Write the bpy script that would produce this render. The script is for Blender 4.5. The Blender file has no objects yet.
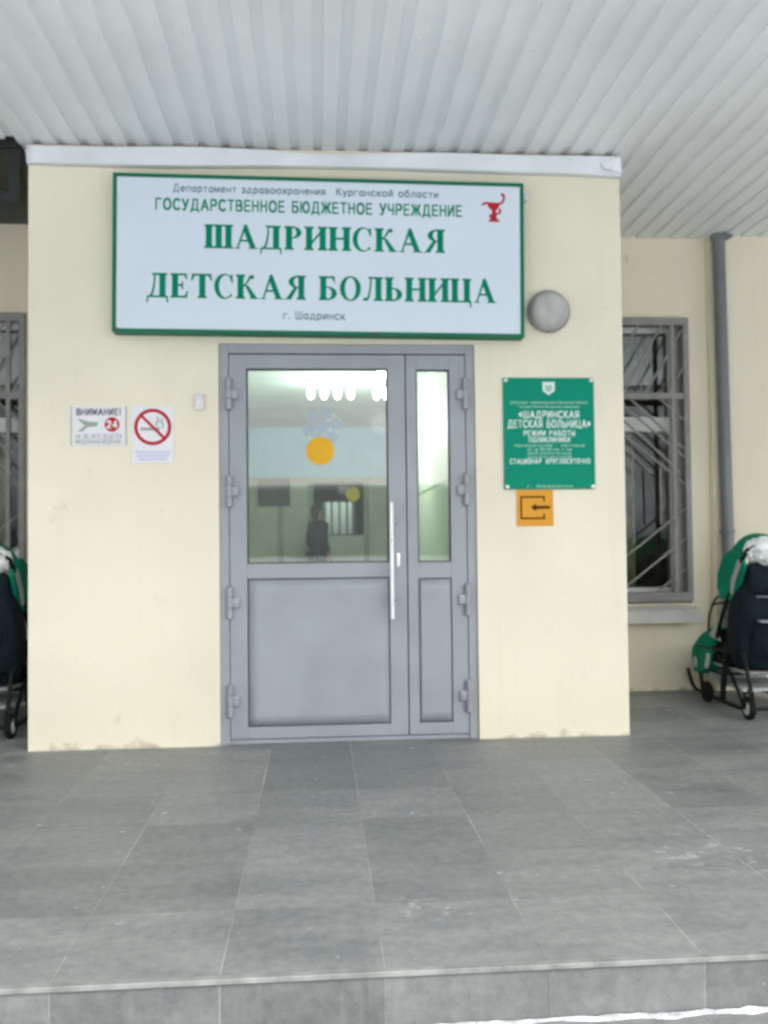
import bpy, bmesh, math, random
from mathutils import Vector, Matrix
random.seed(7)
S = bpy.context.scene
COL = S.collection
PI = math.pi

# ------------------------------------------------------------------ materials
def srgb(r, g, b):
    f = lambda c: (c / 255 / 12.92) if c / 255 <= .04045 else ((c / 255 + .055) / 1.055) ** 2.4
    return (f(r), f(g), f(b), 1)

class NT:
    def __init__(s, name):
        s.m = bpy.data.materials.new(name); s.m.use_nodes = True
        s.t = s.m.node_tree; s.t.nodes.clear()
        s.out = s.n('ShaderNodeOutputMaterial')
    def n(s, typ, **kw):
        nd = s.t.nodes.new(typ)
        for k, v in kw.items():
            if k.startswith('i_'):
                nd.inputs[k[2:].replace('_', ' ')].default_value = v
            else:
                setattr(nd, k, v)
        return nd
    def l(s, a, b): s.t.links.new(a, b)

def ramp(nt, src, p0, c0, p1, c1):
    r = nt.n('ShaderNodeValToRGB')
    r.color_ramp.elements[0].position = p0; r.color_ramp.elements[0].color = c0
    r.color_ramp.elements[1].position = p1; r.color_ramp.elements[1].color = c1
    nt.l(src, r.inputs[0]); return r

def mat(name, col, rough=.6, metal=0., var=.12, scale=8., bump=0., bscale=120., stretch=(1, 1, 1), spec=.5):
    nt = NT(name)
    b = nt.n('ShaderNodeBsdfPrincipled')
    b.inputs['Metallic'].default_value = metal
    b.inputs['Specular IOR Level'].default_value = spec
    tc = nt.n('ShaderNodeTexCoord'); mp = nt.n('ShaderNodeMapping'); mp.inputs['Scale'].default_value = stretch
    nt.l(tc.outputs['Object'], mp.inputs[0])
    nz = nt.n('ShaderNodeTexNoise'); nz.inputs['Scale'].default_value = scale; nz.inputs['Detail'].default_value = 6
    nt.l(mp.outputs[0], nz.inputs['Vector'])
    lo = tuple(c * (1 - var) for c in col[:3]) + (1,); hi = tuple(min(1, c * (1 + var)) for c in col[:3]) + (1,)
    r = ramp(nt, nz.outputs['Fac'], .3, lo, .7, hi)
    nt.l(r.outputs[0], b.inputs['Base Color'])
    rr = nt.n('ShaderNodeMapRange'); rr.inputs[3].default_value = max(.02, rough - .08); rr.inputs[4].default_value = min(1, rough + .08)
    nt.l(nz.outputs['Fac'], rr.inputs[0]); nt.l(rr.outputs[0], b.inputs['Roughness'])
    if bump:
        n2 = nt.n('ShaderNodeTexNoise'); n2.inputs['Scale'].default_value = bscale; n2.inputs['Detail'].default_value = 4
        nt.l(tc.outputs['Object'], n2.inputs['Vector'])
        bp = nt.n('ShaderNodeBump'); bp.inputs['Strength'].default_value = bump; bp.inputs['Distance'].default_value = .01
        nt.l(n2.outputs['Fac'], bp.inputs['Height']); nt.l(bp.outputs[0], b.inputs['Normal'])
    nt.l(b.outputs[0], nt.out.inputs[0])
    return nt.m

def emit(name, col, st):
    nt = NT(name); e = nt.n('ShaderNodeEmission'); e.inputs[0].default_value = col; e.inputs[1].default_value = st
    nt.l(e.outputs[0], nt.out.inputs[0]); return nt.m

def glass(name, tint=(.9, .95, .92, 1), boost=2.6):
    nt = NT(name)
    tr = nt.n('ShaderNodeBsdfTransparent'); tr.inputs[0].default_value = tint
    gl = nt.n('ShaderNodeBsdfGlossy'); gl.inputs['Roughness'].default_value = .01
    fr = nt.n('ShaderNodeFresnel'); fr.inputs[0].default_value = 1.5
    mu = nt.n('ShaderNodeMath', operation='MULTIPLY', use_clamp=True); mu.inputs[1].default_value = boost
    tc = nt.n('ShaderNodeTexCoord'); nz = nt.n('ShaderNodeTexNoise'); nz.inputs['Scale'].default_value = 3
    nt.l(tc.outputs['Object'], nz.inputs['Vector'])
    bp = nt.n('ShaderNodeBump'); bp.inputs['Strength'].default_value = .02; bp.inputs['Distance'].default_value = .01
    nt.l(nz.outputs['Fac'], bp.inputs['Height']); nt.l(bp.outputs[0], gl.inputs['Normal'])
    mx = nt.n('ShaderNodeMixShader')
    nt.l(fr.outputs[0], mu.inputs[0]); nt.l(mu.outputs[0], mx.inputs[0])
    nt.l(tr.outputs[0], mx.inputs[1]); nt.l(gl.outputs[0], mx.inputs[2]); nt.l(mx.outputs[0], nt.out.inputs[0])
    return nt.m

def wall_mat(name, col, dirt=.5):
    """painted render: broad tone drift, trowel grain, scuffs and drip streaks"""
    nt = NT(name); b = nt.n('ShaderNodeBsdfPrincipled'); b.inputs['Roughness'].default_value = .75
    tc = nt.n('ShaderNodeTexCoord'); V = tc.outputs['Object']
    n1 = nt.n('ShaderNodeTexNoise'); n1.inputs['Scale'].default_value = 1.3; n1.inputs['Detail'].default_value = 5; nt.l(V, n1.inputs['Vector'])
    r1 = ramp(nt, n1.outputs['Fac'], .3, tuple(c * .93 for c in col[:3]) + (1,), .7, tuple(min(1, c * 1.05) for c in col[:3]) + (1,))
    # vertical drips
    mp = nt.n('ShaderNodeMapping'); mp.inputs['Scale'].default_value = (9, 9, .5); nt.l(V, mp.inputs[0])
    n2 = nt.n('ShaderNodeTexNoise'); n2.inputs['Scale'].default_value = 2; n2.inputs['Detail'].default_value = 8; nt.l(mp.outputs[0], n2.inputs['Vector'])
    r2 = ramp(nt, n2.outputs['Fac'], .58, (0, 0, 0, 1), .85, (.22 * dirt, .22 * dirt, .22 * dirt, 1))
    m1 = nt.n('ShaderNodeMixRGB'); m1.inputs[2].default_value = tuple(c * k for c, k in zip(col[:3], (.72, .7, .62))) + (1,)
    nt.l(r2.outputs[0], m1.inputs[0]); nt.l(r1.outputs[0], m1.inputs[1])
    # scuffs
    n3 = nt.n('ShaderNodeTexNoise'); n3.inputs['Scale'].default_value = 5.5; n3.inputs['Detail'].default_value = 9; n3.inputs['Roughness'].default_value = .65; nt.l(V, n3.inputs['Vector'])
    r3 = ramp(nt, n3.outputs['Fac'], .635, (0, 0, 0, 1), .76, (.55 * dirt, .55 * dirt, .55 * dirt, 1))
    m2 = nt.n('ShaderNodeMixRGB'); m2.inputs[2].default_value = tuple(c * k for c, k in zip(col[:3], (.55, .52, .45))) + (1,)
    nt.l(r3.outputs[0], m2.inputs[0]); nt.l(m1.outputs[0], m2.inputs[1])
    # mud and bare render splashed along the bottom edge
    sx = nt.n('ShaderNodeSeparateXYZ'); nt.l(V, sx.inputs[0])
    n4 = nt.n('ShaderNodeTexNoise'); n4.inputs['Scale'].default_value = 11; n4.inputs['Detail'].default_value = 8; nt.l(V, n4.inputs['Vector'])
    mm = nt.n('ShaderNodeMath', operation='MULTIPLY'); mm.inputs[1].default_value = .22; nt.l(n4.outputs['Fac'], mm.inputs[0])
    sb = nt.n('ShaderNodeMath', operation='SUBTRACT'); nt.l(mm.outputs[0], sb.inputs[0]); nt.l(sx.outputs[2], sb.inputs[1])
    r4 = ramp(nt, sb.outputs[0], .098, (0, 0, 0, 1), .15, (.75, .75, .75, 1))
    m3 = nt.n('ShaderNodeMixRGB'); m3.inputs[2].default_value = (.30, .25, .18, 1)
    nt.l(r4.outputs[0], m3.inputs[0]); nt.l(m2.outputs[0], m3.inputs[1])
    nt.l(m3.outputs[0], b.inputs['Base Color'])
    n5 = nt.n('ShaderNodeTexNoise'); n5.inputs['Scale'].default_value = 60; n5.inputs['Detail'].default_value = 6; nt.l(V, n5.inputs['Vector'])
    n6 = nt.n('ShaderNodeTexNoise'); n6.inputs['Scale'].default_value = 4; nt.l(V, n6.inputs['Vector'])
    ad = nt.n('ShaderNodeMath', operation='MULTIPLY_ADD'); ad.inputs[1].default_value = 2.5; nt.l(n6.outputs['Fac'], ad.inputs[0]); nt.l(n5.outputs['Fac'], ad.inputs[2])
    bp = nt.n('ShaderNodeBump'); bp.inputs['Strength'].default_value = .25; bp.inputs['Distance'].default_value = .006
    nt.l(ad.outputs[0], bp.inputs['Height']); nt.l(bp.outputs[0], b.inputs['Normal'])
    nt.l(b.outputs[0], nt.out.inputs[0]); return nt.m

def tile_mat(name, riser=False):
    nt = NT(name); b = nt.n('ShaderNodeBsdfPrincipled')
    tc = nt.n('ShaderNodeTexCoord'); V = tc.outputs['Object']
    mp = nt.n('ShaderNodeMapping'); nt.l(V, mp.inputs[0])
    br = nt.n('ShaderNodeTexBrick', offset=0.0, offset_frequency=2, squash=1.0)
    br.inputs['Scale'].default_value = 1; br.inputs['Mortar Size'].default_value = .0035; br.inputs['Mortar Smooth'].default_value = .3
    br.inputs['Brick Width'].default_value = .396; br.inputs['Row Height'].default_value = .396 if not riser else 5.0
    br.inputs['Color1'].default_value = (.185, .200, .200, 1); br.inputs['Color2'].default_value = (.252, .268, .266, 1)
    br.inputs['Mortar'].default_value = (.225, .235, .228, 1); br.inputs['Bias'].default_value = 0
    mp.inputs['Location'].default_value = (-.153 + .396 * 30, (-2.205 + .396 * 20) if not riser else 2.0, 0)
    nt.l(mp.outputs[0], br.inputs['Vector'])
    # slate-like clouding, drawn out along the tile
    m2 = nt.n('ShaderNodeMapping'); m2.inputs['Scale'].default_value = (1.2, 3.2, 3); nt.l(V, m2.inputs[0])
    n1 = nt.n('ShaderNodeTexNoise'); n1.inputs['Scale'].default_value = 2.2; n1.inputs['Detail'].default_value = 9; n1.inputs['Roughness'].default_value = .62; nt.l(m2.outputs[0], n1.inputs['Vector'])
    r1 = ramp(nt, n1.outputs['Fac'], .30, (.70, .71, .72, 1), .72, (1.14, 1.13, 1.10, 1))
    mu = nt.n('ShaderNodeMixRGB', blend_type='MULTIPLY'); mu.inputs[0].default_value = 1
    nf = nt.n('ShaderNodeTexNoise'); nf.inputs['Scale'].default_value = 26; nf.inputs['Detail'].default_value = 8; nf.inputs['Roughness'].default_value = .7; nt.l(V, nf.inputs['Vector'])
    rf = ramp(nt, nf.outputs['Fac'], .3, (.80, .80, .81, 1), .72, (1.22, 1.22, 1.21, 1))
    mf = nt.n('ShaderNodeMixRGB', blend_type='MULTIPLY'); mf.inputs[0].default_value = 1
    # pale grout shows in the long joints only, and not all along them
    b2 = nt.n('ShaderNodeTexBrick', offset=0.0); b2.inputs['Scale'].default_value = 1; b2.inputs['Mortar Size'].default_value = .0032; b2.inputs['Mortar Smooth'].default_value = .4
    b2.inputs['Brick Width'].default_value = .396; b2.inputs['Row Height'].default_value = 60
    mq = nt.n('ShaderNodeMapping'); mq.inputs['Location'].default_value = (-.153 + .396 * 30, 20, 0); nt.l(V, mq.inputs[0]); nt.l(mq.outputs[0], b2.inputs['Vector'])
    nq = nt.n('ShaderNodeTexNoise'); nq.inputs['Scale'].default_value = 1.7; nq.inputs['Detail'].default_value = 4; nt.l(V, nq.inputs['Vector'])
    rq = ramp(nt, nq.outputs['Fac'], .46, (.04, .04, .04, 1), .66, (.9, .9, .9, 1))
    mqq = nt.n('ShaderNodeMath', operation='MULTIPLY'); nt.l(b2.outputs['Fac'], mqq.inputs[0]); nt.l(rq.outputs[0], mqq.inputs[1])
    mg = nt.n('ShaderNodeMixRGB'); mg.inputs[2].default_value = (.40, .41, .39, 1); nt.l(mqq.outputs[0], mg.inputs[0]); nt.l(br.outputs['Color'], mg.inputs[1])
    nt.l(mg.outputs[0], mf.inputs[1]); nt.l(rf.outputs[0], mf.inputs[2]); nt.l(mf.outputs[0], mu.inputs[1]); nt.l(r1.outputs[0], mu.inputs[2])
    # trodden-in snow and salt
    n2 = nt.n('ShaderNodeTexNoise'); n2.inputs['Scale'].default_value = 14; n2.inputs['Detail'].default_value = 7; n2.inputs['Roughness'].default_value = .6; nt.l(V, n2.inputs['Vector'])
    n3 = nt.n('ShaderNodeTexNoise'); n3.inputs['Scale'].default_value = 1.1; n3.inputs['Detail'].default_value = 3; nt.l(V, n3.inputs['Vector'])
    mm = nt.n('ShaderNodeMath', operation='MULTIPLY'); nt.l(n2.outputs['Fac'], mm.inputs[0]); nt.l(n3.outputs['Fac'], mm.inputs[1])
    r2 = ramp(nt, mm.outputs[0], .355, (0, 0, 0, 1), .47, (.5, .5, .5, 1))
    mx = nt.n('ShaderNodeMixRGB'); mx.inputs[2].default_value = (.62, .64, .66, 1)
    nt.l(r2.outputs[0], mx.inputs[0]); nt.l(mu.outputs[0], mx.inputs[1])
    nv = nt.n('ShaderNodeTexNoise'); nv.inputs['Scale'].default_value = 19; nv.inputs['Detail'].default_value = 2; nt.l(V, nv.inputs['Vector'])
    rv = ramp(nt, nv.outputs['Fac'], .715, (0, 0, 0, 1), .78, (.55, .55, .55, 1))
    mxv = nt.n('ShaderNodeMixRGB'); mxv.inputs[2].default_value = (.62, .64, .66, 1); nt.l(rv.outputs[0], mxv.inputs[0]); nt.l(mx.outputs[0], mxv.inputs[1]); mx = mxv
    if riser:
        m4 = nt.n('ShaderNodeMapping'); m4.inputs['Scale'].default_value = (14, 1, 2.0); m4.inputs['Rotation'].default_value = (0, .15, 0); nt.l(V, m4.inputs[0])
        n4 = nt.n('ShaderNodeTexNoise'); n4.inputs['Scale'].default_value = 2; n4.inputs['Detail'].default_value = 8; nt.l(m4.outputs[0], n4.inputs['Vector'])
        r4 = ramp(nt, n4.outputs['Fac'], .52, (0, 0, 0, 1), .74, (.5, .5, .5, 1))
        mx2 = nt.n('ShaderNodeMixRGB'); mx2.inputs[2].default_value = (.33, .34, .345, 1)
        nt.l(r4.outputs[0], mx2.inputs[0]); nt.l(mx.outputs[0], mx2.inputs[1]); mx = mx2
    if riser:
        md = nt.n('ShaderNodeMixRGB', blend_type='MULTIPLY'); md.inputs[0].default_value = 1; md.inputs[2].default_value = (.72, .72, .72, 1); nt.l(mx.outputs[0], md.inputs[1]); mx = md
    nt.l(mx.outputs[0], b.inputs['Base Color'])
    rr = ramp(nt, n1.outputs['Fac'], .3, (.42, .42, .42, 1), .7, (.62, .62, .62, 1)); nt.l(rr.outputs[0], b.inputs['Roughness'])
    n5 = nt.n('ShaderNodeTexNoise'); n5.inputs['Scale'].default_value = 35; n5.inputs['Detail'].default_value = 5; nt.l(V, n5.inputs['Vector'])
    bp = nt.n('ShaderNodeBump'); bp.inputs['Strength'].default_value = .15; bp.inputs['Distance'].default_value = .004
    nt.l(n5.outputs['Fac'], bp.inputs['Height'])
    bp2 = nt.n('ShaderNodeBump', invert=True); bp2.inputs['Strength'].default_value = .4; bp2.inputs['Distance'].default_value = .003
    nt.l(br.outputs['Fac'], bp2.inputs['Height']); nt.l(bp.outputs[0], bp2.inputs['Normal']); nt.l(bp2.outputs[0], b.inputs['Normal'])
    nt.l(b.outputs[0], nt.out.inputs[0]); return nt.m

M = {}
M['cream'] = wall_mat('cream_render', (.80, .75, .60, 1), .8)
M['cream_rear'] = wall_mat('cream_render_rear', (.81, .755, .60, 1), .8)
M['soffit'] = mat('white_profiled_steel', (.83, .865, .88, 1), .5, 0, .05, 1.5)
M['flash'] = mat('white_flashing', (.72, .76, .79, 1), .45, 0, .08, 3)
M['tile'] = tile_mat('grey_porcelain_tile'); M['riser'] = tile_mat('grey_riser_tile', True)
M['nosing'] = mat('tile_edge', (.235, .243, .235, 1), .6, 0, .3, 14)
M['snow'] = mat('snow', (.86, .88, .90, 1), .8, 0, .04, 6, .5, 25)
M['door'] = mat('grey_door_paint', (.305, .332, .365, 1), .40, 0, .07, 4)
M['door_panel'] = mat('grey_door_panel_paint', (.315, .343, .378, 1), .40, 0, .08, 3.5)
M['gasket'] = mat('dark_gasket', (.075, .08, .085, 1), .7)
M['steel'] = mat('brushed_steel', (.75, .76, .77, 1), .3, .6, .06, 10)
M['hinge'] = mat('painted_hinge', (.30, .32, .345, 1), .35, .1, .1, 20)
M['glass'] = glass('door_glass', (.92, .97, .94, 1), 2.4)
M['wglass'] = glass('window_glass', (.92, .95, .92, 1), 3.0)
M['yellow'] = mat('yellow_film', (.74, .41, .03, 1), .6, 0, .04, spec=.15)
M['face'] = mat('pale_lightbox_face', (.66, .745, .83, 1), .5, 0, .03, 1.2, spec=.3)
M['green_frame'] = mat('green_frame_paint', (.008, .16, .085, 1), .5, 0, .12, 6, spec=.2)
M['green_text'] = mat('green_vinyl', (.0, .225, .125, 1), .7, 0, .06, spec=.12)
M['grey_text'] = mat('grey_green_vinyl', (.12, .19, .21, 1), .7, 0, .06, spec=.15)
M['red'] = mat('red_vinyl', (.47, .015, .03, 1), .6, 0, .08, spec=.2)
M['plaque'] = mat('green_plaque_enamel', (.0, .255, .16, 1), .6, 0, .04, 2, spec=.15)
M['white_text'] = mat('white_vinyl', (.70, .80, .76, 1), .5, 0, .03)
M['mint_text'] = mat('mint_vinyl', (.30, .56, .46, 1), .5, 0, .03)
M['amber'] = mat('amber_plate', (.72, .33, .035, 1), .6, 0, .04, spec=.2)
M['brown'] = mat('dark_brown_vinyl', (.07, .025, .004, 1), .7, spec=.1)
M['paper'] = mat('white_laminate', (.76, .77, .79, 1), .45, 0, .03, 3)
M['paper_grey'] = mat('grey_print', (.36, .38, .41, 1), .6)
M['lilac'] = mat('lilac_print', (.58, .57, .74, 1), .6, 0, .05)
M['dark_print'] = mat('dark_print', (.09, .09, .10, 1), .6)
M['olive_print'] = mat('olive_print', (.30, .36, .31, 1), .6)
M['lampgrey'] = mat('dusty_lamp_glass', (.47, .465, .445, 1), .6, 0, .16, 12)
M['lampbase'] = mat('lamp_base', (.25, .25, .25, 1), .5)
M['plastic'] = mat('white_plastic', (.66, .68, .68, 1), .4)
M['pipe'] = mat('grey_pipe_paint', (.165, .18, .195, 1), .42, .1, .12, 4)
M['winframe'] = mat('white_window_plastic', (.70, .72, .70, 1), .4)
M['grille'] = mat('grey_grille_paint', (.28, .28, .27, 1), .6, 0, .15, 9, spec=.2)
M['sill'] = mat('painted_sill', (.62, .61, .59, 1), .6, 0, .14, 6)
M['curtain'] = mat('grey_green_curtain', (.32, .36, .33, 1), .9, 0, .1, 5)
M['added_drape'] = mat('brown_olive_added_drape', (.44, .40, .31, 1), .9, 0, .3, 7)
M['room'] = mat('dim_room_paint', (.50, .45, .34, 1), .9, 0, .25, 2.5)
M['darksteel'] = mat('dark_painted_steel', (.018, .022, .02, 1), .5, .2, .2, 8)
M['gap_shade'] = mat('gap_shade_paint', (.085, .09, .07, 1), .85, 0, .3, 4)  # dark colour stands for shade in the gap behind the truss
M['slab'] = mat('canopy_concrete', (.3, .3, .29, 1), .9)
M['mint'] = mat('mint_wall_paint', (.42, .52, .42, 1), .6, 0, .05, 1.2)
M['green_low'] = mat('green_wall_paint', (.50, .59, .48, 1), .45, 0, .08, 1.2)
M['hallceil'] = mat('hall_ceiling_paint', (.24, .31, .28, 1), .8, 0, .2, 1.6)
M['blue_wall'] = mat('pale_blue_paint', (.28, .60, .95, 1), .6, 0, .12, 2)
M['blue_paper'] = mat('blue_foil', (.06, .38, .90, 1), .4, 0, .1, 20)
M['hallfloor'] = mat('hall_floor_tile', (.30, .29, .26, 1), .35)
M['partition'] = mat('green_grey_joinery', (.36, .41, .34, 1), .55)
M['panel'] = mat('green_partition_panel', (.58, .64, .54, 1), .55, 0, .1, 2)
M['inner_glass'] = glass('inner_glass', (.85, .92, .88, 1), .5)
M['dark_board'] = mat('dark_olive_board', (.09, .105, .075, 1), .7)
M['bulb'] = emit('lit_opal_globe', (1, .98, .92, 1), 6)
M['black'] = mat('black_powder_coat', (.006, .012, .010, 1), .55, 0, .2, 15, spec=.2)
M['rubber'] = mat('black_rubber', (.010, .012, .011, 1), .85, spec=.15)
M['hub'] = mat('pale_hub_plastic', (.52, .60, .57, 1), .4)
M['navy'] = mat('navy_nylon', (.008, .015, .021, 1), .8, 0, .25, 12, .5, 18, spec=.15)
M['greenf'] = mat('green_nylon', (.001, .22, .13, 1), .75, 0, .18, 8, .4, 16, spec=.15)
M['blackf'] = mat('black_nylon', (.006, .010, .010, 1), .85, 0, .25, 12, .4, 20, spec=.1)
M['greyf'] = mat('grey_reflective_cloth', (.42, .44, .44, 1), .5, 0, .12, 9)
M['fur'] = mat('white_fake_fur', (.74, .77, .77, 1), .95, 0, .2, 22, 1.0, 40)
M['bark'] = mat('far_wood', (.52, .54, .53, 1), .95, 0, .4, .3)
M['far_wall'] = mat('weathered_grey_render', (.56, .59, .54, 1), .9, 0, .12, .4)
M['lemon'] = mat('lemon_film', (.88, .74, .03, 1), .6)
M['strip'] = mat('dull_reflective_tape', (.20, .22, .23, 1), .5)
M['dirty_snow'] = mat('trodden_snow', (.50, .52, .545, 1), .9, 0, .35, 22, .9, 60)
M['coat'] = mat('navy_coat', (.012, .018, .035, 1), .85, 0, .2, 15)
M['trouser'] = mat('dark_trousers', (.02, .02, .024, 1), .9)
M['hair'] = mat('dark_hair', (.022, .018, .012, 1), .7)
M['skin'] = mat('skin', (.42, .26, .19, 1), .6)
M['shoe'] = mat('black_shoes', (.015, .015, .015, 1), .5)

# ------------------------------------------------------------------ mesh helpers (all in world coordinates)
def box(bm, x0, x1, y0, y1, z0, z1, bev=0.):
    r = bmesh.ops.create_cube(bm, size=1)
    vs = r['verts']
    for v in vs:
        v.co = Vector(((x0 + x1) / 2 + v.co.x * (x1 - x0), (y0 + y1) / 2 + v.co.y * (y1 - y0), (z0 + z1) / 2 + v.co.z * (z1 - z0)))
    if bev:
        es = list({e for v in vs for e in v.link_edges})
        bmesh.ops.bevel(bm, geom=es, offset=bev, segments=2, affect='EDGES', profile=.6)
    return bm

def prism(bm, pts, y0, y1):
    """polygon in XZ, extruded along Y"""
    n = len(pts)
    a = [bm.verts.new((p[0], y0, p[1])) for p in pts]; b = [bm.verts.new((p[0], y1, p[1])) for p in pts]
    bm.faces.new(a); bm.faces.new(list(reversed(b)))
    for i in range(n):
        bm.faces.new((a[i], b[i], b[(i + 1) % n], a[(i + 1) % n]))

def prism_x(bm, pts, x0, x1):
    """polygon in YZ, extruded along X"""
    n = len(pts)
    a = [bm.verts.new((x0, p[0], p[1])) for p in pts]; b = [bm.verts.new((x1, p[0], p[1])) for p in pts]
    bm.faces.new(a); bm.faces.new(list(reversed(b)))
    for i in range(n):
        bm.faces.new((a[i], b[i], b[(i + 1) % n], a[(i + 1) % n]))

def catmull(P, sub=5):
    P = [Vector(p) for p in P]; out = []
    for i in range(len(P) - 1):
        p0 = P[max(i - 1, 0)]; p1 = P[i]; p2 = P[i + 1]; p3 = P[min(i + 2, len(P) - 1)]
        for k in range(sub):
            t = k / sub
            out.append(.5 * ((2 * p1) + (p2 - p0) * t + (2 * p0 - 5 * p1 + 4 * p2 - p3) * t * t + (3 * p1 - p0 - 3 * p2 + p3) * t ** 3))
    out.append(P[-1]); return out

def tube(bm, pts, r, seg=10, smooth=False):
    P = catmull(pts) if smooth else [Vector(p) for p in pts]
    rings = []; up = None
    for i, p in enumerate(P):
        d = (P[min(i + 1, len(P) - 1)] - P[max(i - 1, 0)]).normalized()
        if up is None:
            up = d.orthogonal().normalized()
        else:
            up = (up - d * up.dot(d)).normalized()
        sd = d.cross(up)
        rr = r[min(i, len(r) - 1)] if isinstance(r, (list, tuple)) else r
        rings.append([bm.verts.new(p + (up * math.cos(2 * PI * k / seg) + sd * math.sin(2 * PI * k / seg)) * rr) for k in range(seg)])
    for a, b in zip(rings, rings[1:]):
        for k in range(seg):
            bm.faces.new((a[k], a[(k + 1) % seg], b[(k + 1) % seg], b[k]))
    bm.faces.new(list(reversed(rings[0]))); bm.faces.new(rings[-1])

def lathe(bm, c, axis, prof, seg=28):
    """profile (radius, height along axis) about centre c"""
    ax = Vector(axis).normalized(); u = ax.orthogonal().normalized(); w = ax.cross(u); c = Vector(c)
    rings = []
    for r, h in prof:
        if r < 1e-6:
            rings.append([bm.verts.new(c + ax * h)])
        else:
            rings.append([bm.verts.new(c + ax * h + (u * math.cos(2 * PI * k / seg) + w * math.sin(2 * PI * k / seg)) * r) for k in range(seg)])
    for a, b in zip(rings, rings[1:]):
        for k in range(seg):
            if len(a) == 1 and len(b) == 1: continue
            if len(a) == 1: bm.faces.new((a[0], b[(k + 1) % seg], b[k]))
            elif len(b) == 1: bm.faces.new((a[k], a[(k + 1) % seg], b[0]))
            else: bm.faces.new((a[k], a[(k + 1) % seg], b[(k + 1) % seg], b[k]))
    if len(rings[0]) > 1: bm.faces.new(list(reversed(rings[0])))
    if len(rings[-1]) > 1: bm.faces.new(rings[-1])

def disc(bm, x, z, r, y0, y1, seg=36):
    prism(bm, [(x + r * math.cos(2 * PI * k / seg), z + r * math.sin(2 * PI * k / seg)) for k in range(seg)], y0, y1)

def ring(bm, x, z, r0, r1, y0, y1, seg=40, a0=0, a1=2 * PI):
    for k in range(seg):
        s, t = a0 + (a1 - a0) * k / seg, a0 + (a1 - a0) * (k + 1) / seg
        prism(bm, [(x + r0 * math.cos(s), z + r0 * math.sin(s)), (x + r1 * math.cos(s), z + r1 * math.sin(s)),
                   (x + r1 * math.cos(t), z + r1 * math.sin(t)), (x + r0 * math.cos(t), z + r0 * math.sin(t))], y0, y1)

def ellipsoid(bm, c, rad, rot=None, seg=20):
    r = bmesh.ops.create_uvsphere(bm, u_segments=seg, v_segments=max(8, seg // 2), radius=1)
    R = rot.to_matrix() if rot else Matrix.Identity(3)
    for v in r['verts']:
        v.co = Vector(c) + R @ Vector((v.co.x * rad[0], v.co.y * rad[1], v.co.z * rad[2]))

def B(): return bmesh.new()

def root_of(p):
    while p.parent: p = p.parent
    return p

def part(name, bm, m, parent=None, smooth=False, bevel=0., loc=None):
    """link bm (world coordinates) as ONE mesh object, below parent or with its origin at loc"""
    bmesh.ops.recalc_face_normals(bm, faces=bm.faces)
    org = Vector(root_of(parent).location) if parent else Vector(loc or (0, 0, 0))
    bmesh.ops.translate(bm, verts=bm.verts, vec=-org)
    me = bpy.data.meshes.new(name); bm.to_mesh(me); bm.free()
    me.materials.append(M[m])
    if smooth:
        me.shade_smooth() if hasattr(me, 'shade_smooth') else None
        try: me.set_sharp_from_angle(angle=math.radians(40))
        except Exception: pass
    o = bpy.data.objects.new(name, me); COL.objects.link(o)
    if parent: o.parent = parent
    else: o.location = org
    if bevel:
        b = o.modifiers.new('bevel', 'BEVEL'); b.width = bevel; b.segments = 2; b.limit_method = 'ANGLE'; b.angle_limit = .6
    return o

def tag(o, label, cat, group=None):
    o['label'] = label; o['category'] = cat
    if group: o['group'] = group
    return o

def thing(name, label, cat, loc, group=None):
    o = bpy.data.objects.new(name, None); COL.objects.link(o); o.location = loc
    o.empty_display_size = .1
    return tag(o, label, cat, group)

def struct(o, kind='structure'):
    o['kind'] = kind; return o

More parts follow.
